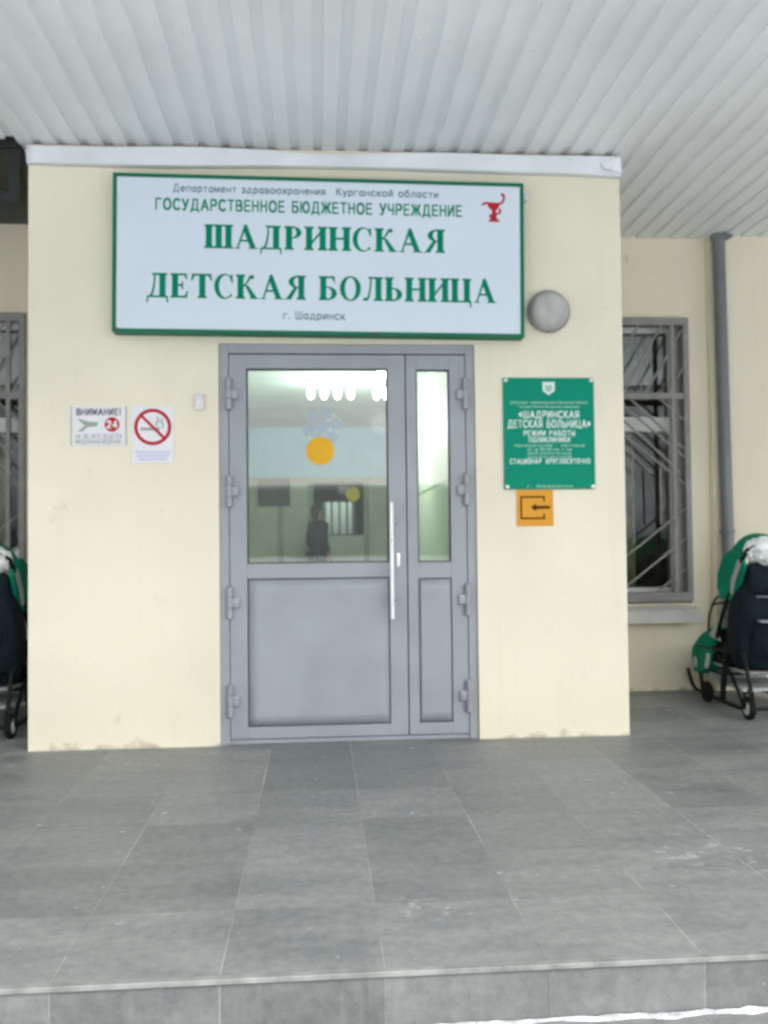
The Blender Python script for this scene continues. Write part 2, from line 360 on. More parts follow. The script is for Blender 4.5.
# ------------------------------------------------------------------ lettering
def sg(c):
    """strokes of one upright grotesque letter (cap height 1) and its width"""
    low = c.islower(); u = c.upper(); H = 1.0
    if c == 'а': return [arc(.27, .33, .27, .33, 0, 360, 16), [(.54, .68), (.54, 0)]], .56
    if c == 'б': return [arc(.28, .32, .28, .32, 0, 360, 16), [(.50, 1), (.10, .82), (.0, .45)]], .58
    if c == 'е': return [[(.02, .36), (.54, .36)] + arc(.28, .34, .27, .34, 5, 310, 16)], .56
    if c == 'р': return [[(0, .68), (0, -.28)], arc(.27, .34, .27, .34, 0, 360, 16)], .56
    if c == 'у': return [[(0, .68), (.26, .02)], [(.52, .68), (.20, -.28), (.06, -.28)]], .52
    if c == 'й':
        P, w = sg('и'); return P + [arc(.26, .92, .13, .10, 180, 360, 6)], w
    G = {
        'А': ([[(0, 0), (.35, 1), (.70, 0)], [(.12, .32), (.58, .32)]], .70),
        'Б': ([[(.52, 1), (0, 1), (0, 0), (.28, 0)] + arc(.30, .285, .27, .285, -80, 80, 10) + [(.28, .57), (0, .57)]], .58),
        'В': ([[(0, .53), (0, 1), (.26, 1)] + arc(.28, .765, .22, .235, 80, -80, 8) + [(.26, .53), (0, .53), (0, 0), (.28, 0)] + arc(.30, .265, .26, .265, -80, 80, 8) + [(.28, .53)]], .57),
        'Г': ([[(0, 0), (0, 1), (.50, 1)]], .50),
        'Д': ([[(0, -.2), (0, 0), (.76, 0), (.76, -.2)], [(.10, 0), (.20, .5), (.22, 1), (.64, 1), (.64, 0)]], .78),
        'Е': ([[(.50, 1), (0, 1), (0, 0), (.52, 0)], [(0, .52), (.46, .52)]], .53),
        'Ж': ([[(.44, 0), (.44, 1)], [(.02, 1), (.26, .54), (.62, .54), (.86, 1)], [(0, 0), (.28, .54)], [(.60, .54), (.88, 0)]], .88),
        'З': ([arc(.26, .76, .24, .24, 150, -80, 10) + arc(.26, .27, .27, .27, 80, -150, 10)], .54),
        'И': ([[(0, 1), (0, 0), (.56, 1), (.56, 0)]], .58),
        'К': ([[(0, 0), (0, 1)], [(.54, 1), (.12, .52), (.58, 0)], [(0, .52), (.14, .52)]], .58),
        'Л': ([[(0, 0), (.10, .05), (.16, .5), (.17, 1), (.60, 1), (.60, 0)]], .62),
        'М': ([[(0, 0), (0, 1), (.36, .15), (.72, 1), (.72, 0)]], .74),
        'Н': ([[(0, 0), (0, 1)], [(.56, 0), (.56, 1)], [(0, .52), (.56, .52)]], .58),
        'О': ([arc(.36, .5, .36, .5, 0, 360, 22)], .72),
        'П': ([[(0, 0), (0, 1), (.56, 1), (.56, 0)]], .58),
        'Р': ([[(0, 0), (0, 1), (.28, 1)] + arc(.30, .73, .25, .27, 80, -80, 10) + [(.28, .46), (0, .46)]], .56),
        'С': ([arc(.36, .5, .36, .5, 48, 312, 18)], .64),
        'Т': ([[(0, 1), (.58, 1)], [(.29, 1), (.29, 0)]], .58),
        'У': ([[(0, 1), (.30, .32)], [(.60, 1), (.26, .10), (.16, 0), (.04, 0)]], .60),
        'Х': ([[(0, 0), (.58, 1)], [(0, 1), (.58, 0)]], .58),
        'Ц': ([[(0, 1), (0, 0), (.66, 0), (.66, -.2)], [(.56, 1), (.56, 0)]], .68),
        'Ч': ([[(0, 1), (0, .62), (.10, .42), (.52, .42)], [(.52, 1), (.52, 0)]], .54),
        'Ш': ([[(0, 1), (0, 0), (.80, 0), (.80, 1)], [(.40, 0), (.40, 1)]], .82),
        'Ы': ([[(0, 1), (0, 0), (.22, 0)] + arc(.24, .28, .25, .28, -80, 80, 8) + [(.22, .56), (0, .56)], [(.66, 0), (.66, 1)]], .68),
        'Ь': ([[(0, 1), (0, 0), (.28, 0)] + arc(.30, .28, .25, .28, -80, 80, 8) + [(.28, .56), (0, .56)]], .56),
        'Ю': ([[(0, 0), (0, 1)], [(0, .5), (.24, .5)], arc(.56, .5, .32, .5, 0, 360, 20)], .88),
        'Я': ([[(.54, 0), (.54, 1), (.28, 1)] + arc(.26, .73, .25, .27, 100, 260, 8) + [(.28, .46), (.54, .46)], [(.30, .46), (.02, 0)]], .56),
        '«': ([[(.18, .75), (0, .5), (.18, .25)], [(.38, .75), (.20, .5), (.38, .25)]], .40),
        '»': ([[(.02, .75), (.20, .5), (.02, .25)], [(.22, .75), (.40, .5), (.22, .25)]], .42),
        '-': ([[(0, .40), (.30, .40)]], .32), '.': ([[(.04, 0), (.04, .10)]], .10), '!': ([[(.05, .32), (.05, 1)], [(.05, 0), (.05, .10)]], .10),
        '2': ([arc(.27, .72, .26, .28, 160, -20, 8) + [(.02, 0), (.56, 0)]], .56), '4': ([[(.42, 0), (.42, 1), (0, .30), (.56, .30)]], .58),
    }
    P, w = G.get(u, ([], .30))
    if low: P = [[(x * .88, z * .68) for x, z in p] for p in P]; w *= .88
    return P, w

def text_bm(s, x0, x1, zc, h, y, bold=0., th=.0012):
    """line of lettering stretched to x0..x1, cap height h, centred on zc; front at y"""
    bm = B(); wt = .13 + bold * 4; gap = .16 + wt; tot = sum(sg(c)[1] + gap for c in s) - gap; k = (x1 - x0) / tot; x = x0; n = 0; z0 = zc - h / 2
    for c in s:
        P, w = sg(c)
        for p in P:
            q = [Vector((x + a * k, z0 + b * h)) for a, b in p]
            for a, b in zip(q, q[1:]):
                d = b - a
                if d.length < 1e-7: continue
                d.normalize(); e = wt * .5 * (k * abs(d.y) + h * abs(d.x)); cap = min(e, wt * .5 * h) * .85
                nn = Vector((-d.y, d.x)) * e; a_, b_ = a - d * cap, b + d * cap
                prism(bm, [tuple(a_ - nn), tuple(b_ - nn), tuple(b_ + nn), tuple(a_ + nn)], y - n % 13 * .00005, y + th); n += 1
        x += (w + gap) * k
    return bm

def arc(cx, cy, rx, ry, a0, a1, n=14):
    return [(cx + rx * math.cos(math.radians(a0 + (a1 - a0) * i / n)), cy + ry * math.sin(math.radians(a0 + (a1 - a0) * i / n))) for i in range(n + 1)]

def band(o, i):
    return [[o[k], o[k + 1], i[k + 1], i[k]] for k in range(len(o) - 1)]

W, T, OV, SH = .25, .085, .07, .06     # stem, hairline, serif overhang, serif height

def stem(x, top=True, bot=True, w=W, l=True, r=True):
    P = [[(x, 0), (x + w, 0), (x + w, 1), (x, 1)]]
    for on, z0, s in ((bot, 0, 1), (top, 1, -1)):
        if on:
            a = x - (OV if l else 0); b = x + w + (OV if r else 0)
            P.append([(a, z0), (b, z0), (b, z0 + s * SH * .75), (x + w, z0 + s * SH * 2.0), (x, z0 + s * SH * 2.0), (a, z0 + s * SH * .75)])
    return P

def rect(x0, x1, y0, y1): return [[(x0, y0), (x1, y0), (x1, y1), (x0, y1)]]

def foot(x, w, z0=0, s=1):
    return [[(x - OV, z0), (x + w + OV, z0), (x + w + OV, z0 + s * SH * .75), (x - OV, z0 + s * SH * .75)]]

def glyph(c):
    if c == 'Ш': return stem(.07) + stem(.46) + stem(.85) + rect(.07, 1.05, 0, .07), 1.12
    if c == 'А': return ([[(.10, 0), (.17, 0), (.47, .86), (.42, 1.0)], [(.42, 1.02), (.52, 1.02), (.90, 0), (.67, 0), (.36, .84)]] +
                         rect(.22, .70, .30, .30 + T) + foot(.09, .09) + foot(.66, .25)), .98
    if c in 'ДЛ':
        P = stem(.52, True, c == 'Л') + rect(.24, .60, 1 - T, 1)
        lo = .07 if c == 'Д' else 0
        leg_o = [(.30, 1), (.29, .70), (.25, .40), (.18, .16), (.10, lo)]; leg_i = [(.37, 1), (.36, .70), (.33, .40), (.27, .14), (.20, lo)]
        P += band(leg_o, leg_i) + foot(.28, .08, 1, -1)
        if c == 'Д':
            P += rect(.02, .86, 0, .08) + [[(.02, .06), (.09, .06), (.06, -.20), (.0, -.20)], [(.79, .06), (.86, .06), (.88, -.20), (.82, -.20)]]
            return P, .90
        P += [[(.0, 0), (.12, 0), (.21, .10), (.10, .14), (.02, .12)]]
        return P, .84
    if c == 'Р': return stem(.07) + band(arc(.30, .735, .40, .265, -90, 90), arc(.30, .735, .19, .215, -90, 90)) + rect(.20, .31, .95, 1) + rect(.20, .31, .47, .52), .74
    if c == 'И': return stem(.07) + stem(.62) + [[(.20, .12), (.20, .26), (.70, .88), (.70, .74)]], .90
    if c == 'Н': return stem(.07) + stem(.62) + rect(.2, .7, .47, .47 + T), .90
    if c == 'С':
        o = arc(.44, .5, .42, .52, 42, 318, 26); i = arc(.49, .5, .27, .46, 46, 314, 26)
        return band(o, i) + [[(.72, 1.0), (.77, 1.0), (.78, .64), (.74, .64), (.66, .82)]] + [[(.70, .20), (.76, .12), (.70, .06), (.62, .10)]], .84
    if c == 'К': return (stem(.07) + band([(.24, .47), (.42, .55), (.55, .74), (.62, .90)], [(.24, .55), (.40, .64), (.49, .82), (.56, .96)]) +
                         [arc(.66, .90, .09, .09, 0, 330, 12)] + [[(.36, .57), (.52, .54), (.90, .0), (.64, 0)]] + foot(.64, .22)), .92
    if c == 'Я': return (stem(.54) + band(arc(.56, .735, .42, .265, 90, 270), arc(.56, .735, .20, .215, 90, 270)) + rect(.54, .66, .95, 1) + rect(.50, .66, .47, .52) +
                         [[(.36, .50), (.52, .50), (.24, 0), (.02, 0)]] + foot(.06, .12)), .84
    if c == 'Е': return (stem(.07, l=True, r=False) + rect(.2, .68, 0, T) + rect(.2, .66, 1 - T, 1) + rect(.2, .50, .48, .48 + T) +
                         [[(.68, 0), (.72, .28), (.68, .28), (.56, .05)], [(.66, 1), (.69, .74), (.65, .74), (.54, .95)], [(.52, .34), (.48, .34), (.42, .5), (.48, .68), (.52, .68)]]), .78
    if c == 'Т': return (stem(.33, False, True) + rect(.04, .82, 1 - T, 1) +
                         [[(.04, 1), (.0, .70), (.04, .70), (.18, .95)], [(.82, 1), (.86, .70), (.82, .70), (.68, .95)]]), .86
    if c == 'Б': return (stem(.07) + rect(.2, .64, 1 - T, 1) + [[(.66, 1), (.69, .72), (.65, .72), (.54, .95)]] +
                         band(arc(.34, .285, .42, .285, -90, 90), arc(.34, .285, .20, .235, -90, 90)) + rect(.2, .35, 0, .05) + rect(.2, .35, .52, .57)), .80
    if c == 'О': return band(arc(.46, .5, .44, .52, 0, 360, 36), arc(.46, .5, .225, .46, 0, 360, 36)), .92
    if c == 'Ь': return (stem(.07) + band(arc(.32, .285, .42, .285, -90, 90), arc(.32, .285, .20, .235, -90, 90)) + rect(.2, .33, 0, .05) + rect(.2, .33, .52, .57)), .78
    if c == 'Ц': return stem(.07) + stem(.58) + rect(.07, .86, 0, .07) + [[(.80, .06), (.88, .06), (.90, -.20), (.84, -.20)]], .92
    return [], .42

def serif_bm(s, x0, x1, z0, h, y, gap=.10, th=.002):
    bm = B(); tot = sum(glyph(c)[1] + gap for c in s) - gap; k = (x1 - x0) / tot; x = x0; n = 0
    for c in s:
        P, w = glyph(c)
        for p in P:
            q = [(x + a * k, z0 + b * h) for a, b in p]
            clean = [q[0]]
            for a in q[1:]:
                if math.dist(a, clean[-1]) > 1e-6: clean.append(a)
            if math.dist(clean[0], clean[-1]) < 1e-6: clean.pop()
            prism(bm, clean, y - th - n % 9 * .00006, y); n += 1
        x += (w + gap) * k
    return bm

# ------------------------------------------------------------------ camera
cd = bpy.data.cameras.new('camera'); cam = bpy.data.objects.new('camera', cd); COL.objects.link(cam); S.camera = cam
r = Vector((.99731247, -.07246712, -.01078711)); u = Vector((.00862583, -.03007136, .99951053)); f = Vector((.07275603, .99691736, .02936545))
cam.matrix_world = Matrix(((r.x, u.x, -f.x, 0), (r.y, u.y, -f.y, 0), (r.z, u.z, -f.z, 1.041), (0, 0, 0, 1)))
cd.sensor_fit = 'VERTICAL'; cd.sensor_height = 36; cd.sensor_width = 27; cd.lens = 903.2456 / 1024 * 36
cd.clip_start = .05; cd.clip_end = 1500
cd.dof.use_dof = True; cd.dof.focus_distance = 1.25; cd.dof.aperture_fstop = 6.0

# ------------------------------------------------------------------ setting: porch floor, steps, ground
FY, RY, ZC = 4.65, 5.947, 3.065        # vestibule face, rear wall face, soffit height
VX0, VX1 = -1.452, 1.615
EY = 2.205                             # porch edge
bm = B(); box(bm, -7, 7, EY + .012, 6.2, -.42, 0)
struct(part('porch_floor', bm, 'tile'))
bm = B(); box(bm, -7, 7, EY - .012, EY + .011, -.012, .002, .003)
struct(part('step_edge', bm, 'nosing'))
bm = B(); box(bm, -7, 7, EY, EY + .010, -.145, -.013)
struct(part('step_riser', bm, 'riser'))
bm = B(); box(bm, -7, 7, 1.83, EY - .002, -.42, -.137); box(bm, -7, 7, 1.46, 1.828, -.42, -.28)
struct(part('steps', bm, 'tile'))
bm = B(); box(bm, -400, 400, -400, 1.47, -.60, -.418)
struct(part('snowy_ground', bm, 'snow'))
# ridge of blown snow lying in the angle of the step
bm = B(); N = 160; prev = None
for i in range(N + 1):
    x = -.9 + 4.4 * i / N
    k = min(1, max(.12, (x + .9) / 2.0)); j = .75 + .5 * random.random()
    w_, h_ = .032 * k * j * (.55 + .45 * math.sin(x * 9) * math.sin(x * 23 + 1)), .009 * k * (.6 + .8 * random.random())
    ringv = [bm.verts.new((x, EY - .004 - w_ * t, -.1365 + h_ * math.sin(PI * (.5 + t / 2)) ** .7 if t < 1 else -.139)) for t in (0, .25, .5, .75, 1)]
    if prev:
        for a in range(4): bm.faces.new((prev[a], prev[a + 1], ringv[a + 1], ringv[a]))
    prev = ringv
o = part('snow', bm, 'dirty_snow', smooth=True); struct(o, 'stuff')
# across the street, seen only in the glass: a low building between bare woods
fb = thing('long_building', 'long low grey building across the street, mirrored in the door glass', 'building', (0, -74, -.42))
bm = B(); box(bm, -21, 21, -80, -70, -.42, 5.4); part('wall', bm, 'far_wall', fb)
bm = B(); box(bm, -21.4, 21.4, -80.4, -69.6, 5.4, 5.75); part('roof', bm, 'snow', fb)
for k in (-5, -4, 4, 5):
    bm = B(); box(bm, 3.4 * k - .7, 3.4 * k + .7, -70.0, -69.95, 1.2, 2.9); part('window', bm, 'gasket', fb)
bm = B()
for i in range(420):
    x = random.choice((-1, 1)) * (22 + 110 * random.random()); y = -70 - 14 * random.random(); h = 15 + 4 * random.random()
    w_ = (1.6 + 1.4 * random.random()) * 1.8
    lathe(bm, (x, y, -.42), (0, 0, 1), [(.5, 0), (w_ * .8, h * .25), (w_, h * .5), (w_ * .85, h * .75), (w_ * .45, h * .93), (0, h)], 8)
o = part('far_wood', bm, 'bark', smooth=True); struct(o, 'stuff')

# ------------------------------------------------------------------ the building
bld = thing('hospital_building', 'cream rendered hospital entrance with projecting vestibule under a white ribbed canopy', 'building', (0, 5.9, 0))
DX0, DX1, DZ = -.503, .823, 2.051
bm = B()
box(bm, VX0, DX0, FY, FY + .2, 0, ZC - .003)
box(bm, DX1, VX1, FY, FY + .2, 0, ZC - .003)
box(bm, DX0, DX1, FY, FY + .2, DZ, ZC - .003)
box(bm, VX0, VX0 + .2, FY + .2, RY, 0, ZC - .003); box(bm, VX1 - .2, VX1, FY + .2, RY, 0, ZC - .003)
part('vestibule_wall', bm, 'cream', bld)

WZ0, WZ1 = .585, 2.52
PILX = 2.655; WR = (1.70, 2.512); WL = (-2.95, -1.872)
bm = B(); t = .26
for (a, b) in ((-7, WL[0]), (WL[1], VX0 - .001)): box(bm, a, b, RY, RY + t, 0, 3.7)
box(bm, WL[0], WL[1], RY, RY + t, 0, WZ0); box(bm, WL[0], WL[1], RY, RY + t, WZ1, 3.7)
part('rear_wall', bm, 'cream_rear', bld)
bm = B()
box(bm, VX1 + .001, WR[0], RY, RY + t, 0, 3.7); box(bm, WR[1], PILX, RY, RY + t, 0, 3.7); box(bm, PILX, 7, RY - .05, RY + t, 0, 3.7)
box(bm, WR[0], WR[1], RY, RY + t, 0, WZ0); box(bm, WR[0], WR[1], RY, RY + t, WZ1, 3.7)
part('rear_wall', bm, 'cream_rear', bld)
# dim rooms behind the two windows
for x0, x1 in ((-4.2, -1.45), (1.6, 4.2)):
    bm = B()
    box(bm, x0, x1, 7.35, 7.45, .0, 3.0); box(bm, x0, x0 + .1, RY + t + .002, 7.348, 0, 3.0); box(bm, x1 - .1, x1, RY + t + .002, 7.348, 0, 3.0)
    box(bm, x0, x1, RY + t + .002, 7.45, 3.002, 3.1); box(bm, x0, x1, RY + t + .002, 7.45, -.1, -.003)
    part('room_wall', bm, 'room', bld)

# canopy: slab above a profiled sheet whose grooves run out from the wall
bm = B(); box(bm, -6, 7, .2, 6.2, 3.75, 3.9); box(bm, -6, 7, .2, .3, 3.03, 3.749)
box(bm, -6.1, -6.001, .2, 6.2, 3.03, 3.9); box(bm, 7.001, 7.1, .2, 6.2, 3.03, 3.9)
canopy = part('canopy', bm, 'slab', bld)
def sheet(bm, xa, xb, y0, y1):
    p = .1185; x = xa; pts = []
    while x < xb:
        pts += [(x, ZC), (x + .066, ZC), (x + .070, ZC + .0145), (x + .1145, ZC + .0145)]
        x += p
    pts.append((x, ZC))
    lo = [(bm.verts.new((a, y0, b)), bm.verts.new((a, y1, b))) for a, b in pts]
    for q, w_ in zip(lo, lo[1:]): bm.faces.new((q[0], w_[0], w_[1], q[1]))
bm = B(); sheet(bm, -1.4995, 6.95, 0.31, RY - .004); sheet(bm, -1.4995 - .1185 * 36, -1.53, 0.31, 4.60)
o = part('soffit_sheet', bm, 'soffit', canopy)
sd = o.modifiers.new('thick', 'SOLIDIFY'); sd.thickness = .002; sd.offset = 1
# screws along the soffit
bm = B()
for k in range(46):
    for yy in (1.2, 2.4, 3.6, 4.5):
        x = -1.4995 + .1185 * (k - 8) + .031
        if random.random() < .55: lathe(bm, (x, yy + random.uniform(-.03, .03), ZC - .0005), (0, 0, -1), [(.006, 0), (.006, .003), (.003, .005), (0, .005)], 8)
part('soffit_screw', bm, 'flash', canopy)['kind'] = 'stuff'

# bent white flashing strip over the vestibule
bm = B(); N = 60; rows = []
for i in range(N + 1):
    x = VX0 - .004 + (VX1 - VX0 + .008) * i / N; q = i / N
    top = 3.046 - .012 * math.exp(-((q - .52) / .13) ** 2) - .004 * math.sin(q * 17) ; bot = 2.955 - .006 * math.sin(q * 9) - .012 * max(0, (q - .9) * 10)
    o1 = .012 + .010 * math.sin(q * 6.1) ** 2 + .006 * math.exp(-((q - .38) / .04) ** 2)
    rows.append([bm.verts.new(v) for v in ((x, FY - .003, top + .004), (x, FY - .018 - o1, top), (x, FY - .020 - o1 * .6, (top + bot) / 2), (x, FY - .018 - o1 * .3, bot + .012), (x, FY - .002, bot))])
for a, b in zip(rows, rows[1:]):
    for k in range(4): bm.faces.new((a[k], b[k], b[k + 1], a[k + 1]))
fl = part('flashing', bm, 'flash', bld, smooth=True)
sd = fl.modifiers.new('thick', 'SOLIDIFY'); sd.thickness = .001
bm = B()   # torn foil curling off the right end
q = [(1.50, 4.615, 3.01), (1.605, 4.605, 3.045), (1.614, 4.60, 2.955), (1.55, 4.585, 2.965), (1.52, 4.60, 2.975)]
vs = [bm.verts.new(p) for p in q]; bm.faces.new(vs)
tf = part('torn_foil', bm, 'snow', fl); sd = tf.modifiers.new('thick', 'SOLIDIFY'); sd.thickness = .003

# dark steel lattice that carries the canopy left of the vestibule
bm = B(); y0, y1 = 4.66, 4.73
box(bm, -5.9, VX0 - .045, y0, y1, 2.775, 2.81); box(bm, -5.9, VX0 - .045, y0, y1, 3.075, 3.12)
for x in (-1.525, -2.35, -3.2, -4.05, -4.9): box(bm, x - .028, x + .028, y0 + .002, y1 - .002, 2.81, 3.075)
for i, x in enumerate((-2.35, -3.2, -4.05)):
    tube(bm, [(x + .03, 4.695, 3.06), (x + .80, 4.695, 2.82)], .016, 8); tube(bm, [(x + .03, 4.70, 2.82), (x + .80, 4.70, 3.06)], .013, 8)
box(bm, -5.9, VX0 - .045, 4.64, 4.659, 3.045, 3.12)
part('roof_truss', bm, 'darksteel', bld)
bm = B(); box(bm, -5.9, VX0 - .01, 4.74, RY - .002, 3.30, 3.34); box(bm, -5.9, VX0 - .01, RY - .03, RY - .004, 3.10, 3.30)  # dark sheets put in for the shaded space behind the truss
part('gap_shade_boards', bm, 'gap_shade', bld)

# ------------------------------------------------------------------ entrance door
y0 = FY + .014
bm = B(); FW = .048
box(bm, DX0, DX0 + FW, y0, y0 + .075, 0, DZ); box(bm, DX1 - FW, DX1, y0, y0 + .075, 0, DZ)
box(bm, DX0 + FW, DX1 - FW, y0, y0 + .075, DZ - FW, DZ); box(bm, DX0 + FW, DX1 - FW, y0 + .01, y0 + .09, .001, .022)
part('door_frame', bm, 'door', bld, bevel=.003)
bm = B(); box(bm, DX0 + FW, DX1 - FW, y0 + .058, y0 + .072, .022, .030)
box(bm, DX0 + FW - .004, DX0 + FW + .006, y0 + .054, y0 + .072, .03, DZ - FW); box(bm, DX1 - FW - .006, DX1 - FW + .004, y0 + .054, y0 + .072, .03, DZ - FW)
box(bm, DX0 + FW, DX1 - FW, y0 + .054, y0 + .072, DZ - FW - .008, DZ - FW + .004); box(bm, .4535, .4655, y0 + .054, y0 + .072, .03, DZ - FW - .008)
part('door_seal', bm, 'gasket', bld)

def leaf(name, x0, x1, gx0, gx1, gz0, gz1, pz0, pz1, hx, side):
    z0, z1 = .028, DZ - FW - .006; yf = y0 + .004
    bm = B()
    box(bm, x0, gx0, yf, yf + .05, z0, z1); box(bm, gx1, x1, yf, yf + .05, z0, z1)
    box(bm, gx0, gx1, yf, yf + .05, z0, pz0); box(bm, gx0, gx1, yf, yf + .05, pz1, gz0); box(bm, gx0, gx1, yf, yf + .05, gz1, z1)
    lf = part(name, bm, 'door', bld, bevel=.002)
    bm = B(); g = .007
    for a, b, nm in ((gz0, gz1, 0), (pz0, pz1, 1)):
        box(bm, gx0 - .001, gx0 + g, yf + .006, yf + .03, a, b); box(bm, gx1 - g, gx1 + .001, yf + .006, yf + .03, a, b)
        box(bm, gx0 + g, gx1 - g, yf + .006, yf + .03, a - .001, a + g); box(bm, gx0 + g, gx1 - g, yf + .006, yf + .03, b - g, b + .001)
    part('gasket', bm, 'gasket', lf)
    bm = B(); box(bm, gx0 + g, gx1 - g, yf + .018, yf + .024, gz0 + g, gz1 - g); part('glass_pane', bm, 'glass', lf)
    # pressed panel: a shallow bowed sheet
    bm = B(); n = 14; gr = []
    for i in range(n + 1):
        row = []
        for j in range(n + 1):
            a, b = i / n, j / n
            row.append(bm.verts.new((gx0 + g + .0005 + (gx1 - gx0 - 2 * g - .001) * a, yf + .009 - .002 * math.sin(PI * a) * math.sin(PI * b), pz0 + g + .0005 + (pz1 - pz0 - 2 * g - .001) * b)))
        gr.append(row)
    for i in range(n):
        for j in range(n): bm.faces.new((gr[i][j], gr[i + 1][j], gr[i + 1][j + 1], gr[i][j + 1]))
    lp = part('lower_panel', bm, 'door_panel', lf, smooth=True); sd = lp.modifiers.new('thick', 'SOLIDIFY'); sd.thickness = .01; sd.offset = -1
    for z in (1.79, 1.291, .722, .225):
        bm = B()
        lathe(bm, (hx, yf - .017, z - .08), (0, 0, 1), [(.005, -.004), (.017, 0), (.017, .051), (.012, .052), (.012, .056), (.017, .057), (.017, .106), (.012, .107), (.012, .111), (.017, .112), (.017, .16), (.005, .165)], 14)
        box(bm, hx - .024 if side < 0 else hx - .010, hx + .010 if side < 0 else hx + .024, yf - .014, yf - .0005, z - .062, z + .062, .003)
        a, b = (hx + .004, hx + .048) if side < 0 else (hx - .048, hx - .004)
        box(bm, a, b, yf - .024, yf - .0008, z - .026, z + .026, .006)
        part('hinge', bm, 'hinge', lf, smooth=True)
    return lf
main = leaf('door_leaf', DX0 + FW + .003, .4565, -.364, .366, .918, 1.925, .087, .842, -.452, -1)
side = leaf('side_leaf', .4625, DX1 - FW - .003, .516, .690, .916, 1.922, .088, .834, .772, 1)
yf = y0 + .004
bm = B()
tube(bm, [(.372, yf - .085, .634), (.372, yf - .085, 1.226)], .0115, 14)
for z in (.735, 1.125): tube(bm, [(.372, yf - .085, z), (.402, yf - .03, z), (.402, yf + .001, z)], .007, 10)
part('pull_handle', bm, 'steel', main, smooth=True)
bm = B(); box(bm, .403, .421, yf - .006, yf - .0005, .895, .965, .003); lathe(bm, (.412, yf - .005, .935), (0, -1, 0), [(.008, 0), (.008, .004), (0, .005)], 14)
part('lock_plate', bm, 'steel', main, smooth=True)
bm = B(); disc(bm, .014, 1.499, .073, yf + .0165, yf + .0175); part('warning_sticker', bm, 'yellow', main)

